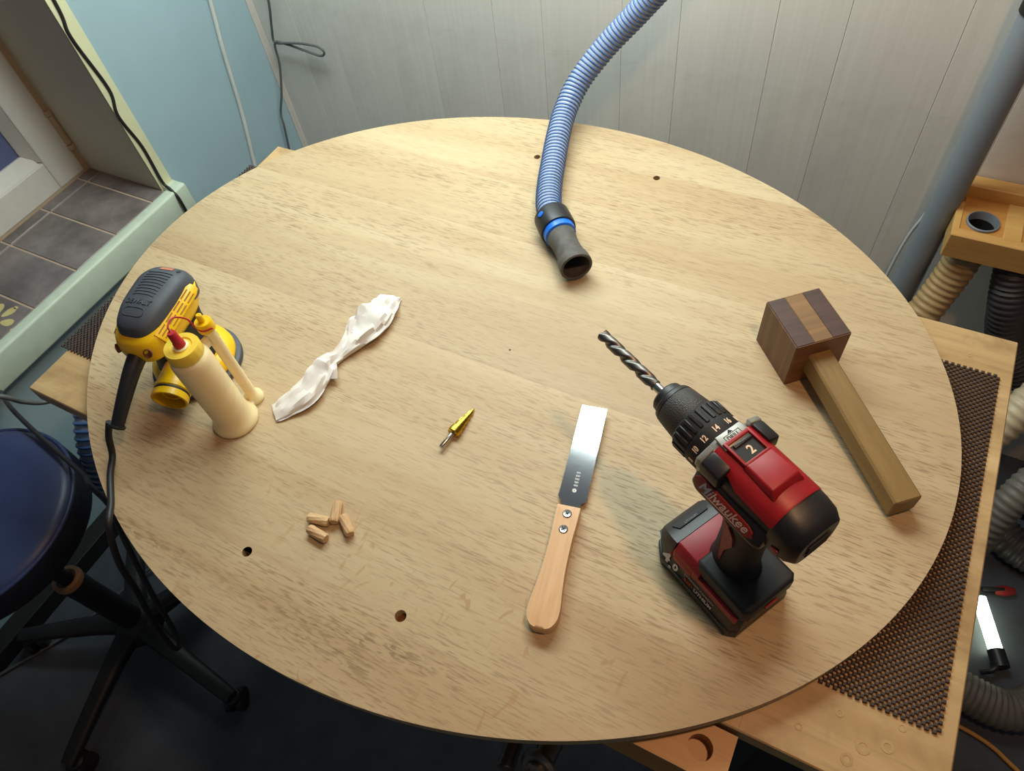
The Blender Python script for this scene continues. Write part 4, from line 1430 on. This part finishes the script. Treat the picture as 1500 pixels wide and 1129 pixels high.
cable('pale_wire', [(0.138, 1.25, -0.12), (0.136, 1.246, -0.20), (0.131, 1.242, -0.232), (0.121, 1.240, -0.29), (0.116, 1.235, -0.40), (0.12, 1.22, -0.50)],
      .0030, M_CABLEW, 'pale thin wire hanging beside the grey pipe')

# blue hose hanging under the bench's left corner
o = Vector((-1.0, 0.24, -0.45))
t = thing('blue_hose', o, 'blue ribbed hose hanging below the left bench corner', 'hose')
pp = [Vector(p) - o for p in [(-1.13, 0.40, -0.20), (-1.108, 0.30, -0.215), (-1.088, 0.235, -0.255), (-1.076, 0.195, -0.315), (-1.068, 0.175, -0.40), (-1.06, 0.18, -0.52), (-1.06, 0.20, -0.68)]]
B().tube(pp, .0290, 20, 10).done('hose_wall', M_HOSE, t, 60)
helix_rib('spiral_rib', pp, .0285, .0125, .0036, M_HOSEB, t)

# ------------------------------------------------------------------ grey pipe and hose rack at the right
t = thing('grey_pipe', (0.151, 1.205, FLOOR), 'vertical grey plastic pipe in front of the back wall', 'pipe')
B().lathe([(.0242, 0.0), (.0242, 1.060), (.0232, 1.062), (.0225, 1.062)], 32).done('pipe_wall', M_PIPE, t, 40)
B().lathe([(.0235, 1.058), (.0265, 1.060), (.0265, 1.19), (.0245, 1.195)], 32).done('rubber_sleeve', M_BLACKM, t, 40)

t = thing('hose_rack', (0.45, 1.19, -0.152), 'pine wall rack with round sockets holding dust hoses', 'rack')
RX0 = 0.170 - 0.45
RX1 = 0.95 - 0.45
def rk(name, x0, x1, y0, y1, z0, z1, mt, bev=.0015):
    return B().box(x0, x1, y0 - 1.19, y1 - 1.19, z0, z1, bev, seg=1).done(name, mt, t, 0)
rk('front_rail', RX0, RX1, 1.120, 1.140, -0.050, 0.0, M_PINE)
rk('end_rail', RX0, RX0 + .012, 1.140, 1.215, -0.050, -0.002, M_PINE)
rk('back_rail', RX0 + .006, RX1, 1.232, 1.262, -0.050, 0.020, M_PINE)
b = B()
sockets = [0.214 - .45, 0.312 - .45, 0.41 - .45]
poly_holes(b, [(RX0 + .012, -.0500), (RX1, -.0500), (RX1, .0420), (RX0 + .012, .0420)], [circ(sx_, -.042 + .002, .0272, 28) for sx_ in sockets] if False else [circ(sx_, -.020, .0262, 28) for sx_ in sockets], -0.040, -0.004, -0.039)
b.done('socket_board', M_PINE2, t, 0)
rk('cross_rail', sockets[0] + .034, sockets[0] + .062, 1.140, 1.232, -0.03, -0.001, M_PINE)
for sx_ in sockets:
    B().lathe([(.0262, -.040), (.0262, 0.000), (.0240, 0.001), (.0232, -.002), (.0232, -.039), (.002, -.039)], 32, Matrix.Translation((sx_, -.020, 0)), False, True).done('socket_ring', M_PIPE, t, 40)
    B().lathe([(.0230, -.0385), (.0230, -.0150), (.0226, -.0150), (.0226, -.0380)], 28, Matrix.Translation((sx_, -.020, 0)), True, True).done('socket_shade', M_BLACKM, t, 40)  # black liner, its colour stands in for the shade inside the socket

def hose_thing(name, pts, r, pitch, mat, label, collar=None):
    o = corrugated(name, pts, r, pitch, mat, None)
    up(o)
    tag(o, label, 'hose', 'dust hoses at the right')
    return o
hose_thing('dust_hose', [(0.214, 1.168, -0.206), (0.212, 1.160, -0.250), (0.204, 1.145, -0.300), (0.190, 1.120, -0.355), (0.165, 1.09, -0.42), (0.12, 1.06, -0.52)], .0320, .0135, M_HOSEBR, 'amber translucent corrugated hose below the first rack socket')
hose_thing('dust_hose', [(0.290, 1.160, -0.208), (0.300, 1.150, -0.250), (0.315, 1.140, -0.300), (0.345, 1.14, -0.38), (0.41, 1.14, -0.47)], .0330, .0110, M_HOSED, 'dark grey corrugated hose below the second rack socket')
hose_thing('dust_hose', [(0.58, 1.14, -0.33), (0.47, 1.10, -0.36), (0.415, 1.045, -0.40), (0.38, 0.995, -0.46), (0.34, 0.97, -0.56), (0.30, 0.95, -0.68)], .0330, .0150, M_HOSEW, 'cream corrugated hose beside the workbench right edge')
hose_thing('dust_hose', [(0.56, 0.98, -0.44), (0.475, 0.945, -0.47), (0.435, 0.885, -0.52), (0.42, 0.84, -0.60), (0.41, 0.82, -0.72)], .0300, .0130, M_HOSEG, 'grey-beige corrugated hose curving below the cream hose')
hose_thing('dust_hose', [(0.46, 1.12, -0.835), (0.54, 1.015, -0.835), (0.62, 0.985, -0.835), (0.72, 0.97, -0.835), (0.85, 0.96, -0.835)], .0420, .0130, M_HOSED, 'dark corrugated hose lying on the floor beyond the red clamp')
hose_thing('dust_hose', [(0.40, 0.660, -0.838), (0.50, 0.640, -0.836), (0.590, 0.638, -0.836), (0.650, 0.695, -0.825), (0.676, 0.80, -0.78), (0.73, 0.88, -0.72)], .0400, .0110, M_HOSEG, 'thick grey corrugated hose curling on the floor beside the glowing strip')

# LED light bar on the floor
t = thing('led_light_bar', (0.545, 0.80, FLOOR), 'glowing white LED light bar with a black end cap on the floor', 'lamp')
LA, LB_ = Vector((0.520, 0.860, FLOOR + .020)), Vector((0.5625, 0.757, FLOOR + .024))
oo = Vector((0.545, 0.80, FLOOR))
B().tube([LA - oo, LB_ - oo], .0135, 16, 1).done('diffuser', M_GLOW, t, 60)
dd = (LB_ - LA).normalized()
B().tube([LB_ - oo, LB_ - oo + dd * .035], .0165, 16, 1).done('end_cap', M_BLACK, t, 60)
B().tube([LB_ - oo + dd * .03, LB_ - oo + dd * .040 + Vector((-.012, 0, .006)), LB_ - oo + dd * .052 + Vector((-.024, 0, .002)), LB_ - oo + dd * .058 + Vector((-.040, 0, -.012))], .005, 8, 6).done('hanging_hook', M_BLACK, t, 60)

# hand clamp with red handle
t = thing('hand_clamp', (0.545, 0.893, FLOOR), 'black hand clamp with a red handle lying on the floor', 'clamp', math.radians(22))
B().box(-.090, .006, -.007, .007, .003, .015, .002).done('bar', M_BLACKM, t, 30)
B().box(-.022, .022, -.004, .004, .012, .024, .002).done('jaw', M_BLACKM, t, 30)
B().tube([(.004, 0, .012), (.022, 0, .013), (.044, 0, .012)], lambda u: .008 + .003 * math.sin(u * PI), 14, 6).done('grip', M_REDD, t, 50)

cable('amber_cord', [(0.47, 0.585, -0.874), (0.540, 0.580, -0.874), (0.585, 0.570, -0.874), (0.625, 0.550, -0.874), (0.70, 0.515, -0.874)], .0045, M_PINE2, 'amber cord lying on the floor near the bench corner')
cable('white_floor_cable', [(0.47, 1.08, -0.874), (0.52, 1.040, -0.874), (0.57, 1.050, -0.874), (0.66, 1.09, -0.874)], .0040, M_CABLEW, 'white cable on the floor behind the dark hose')
t = thing('black_case', (0.70, 1.16, FLOOR), 'black tool case standing on the floor by the back wall', 'case')
B().box(-.14, .20, -.060, .065, .0, .10, .010, seg=3).done('case_base', M_BLACKM, t, 40)
B().box(-.14, .20, -.060, .065, .102, .14, .010, seg=3).done('case_lid', M_BLACKM, t, 40)
B().tube([(-.03, -.060, .09), (-.03, -.085, .10), (.09, -.085, .10), (.09, -.060, .09)], .006, 10, 4).done('case_handle', M_BLACK, t, 50)
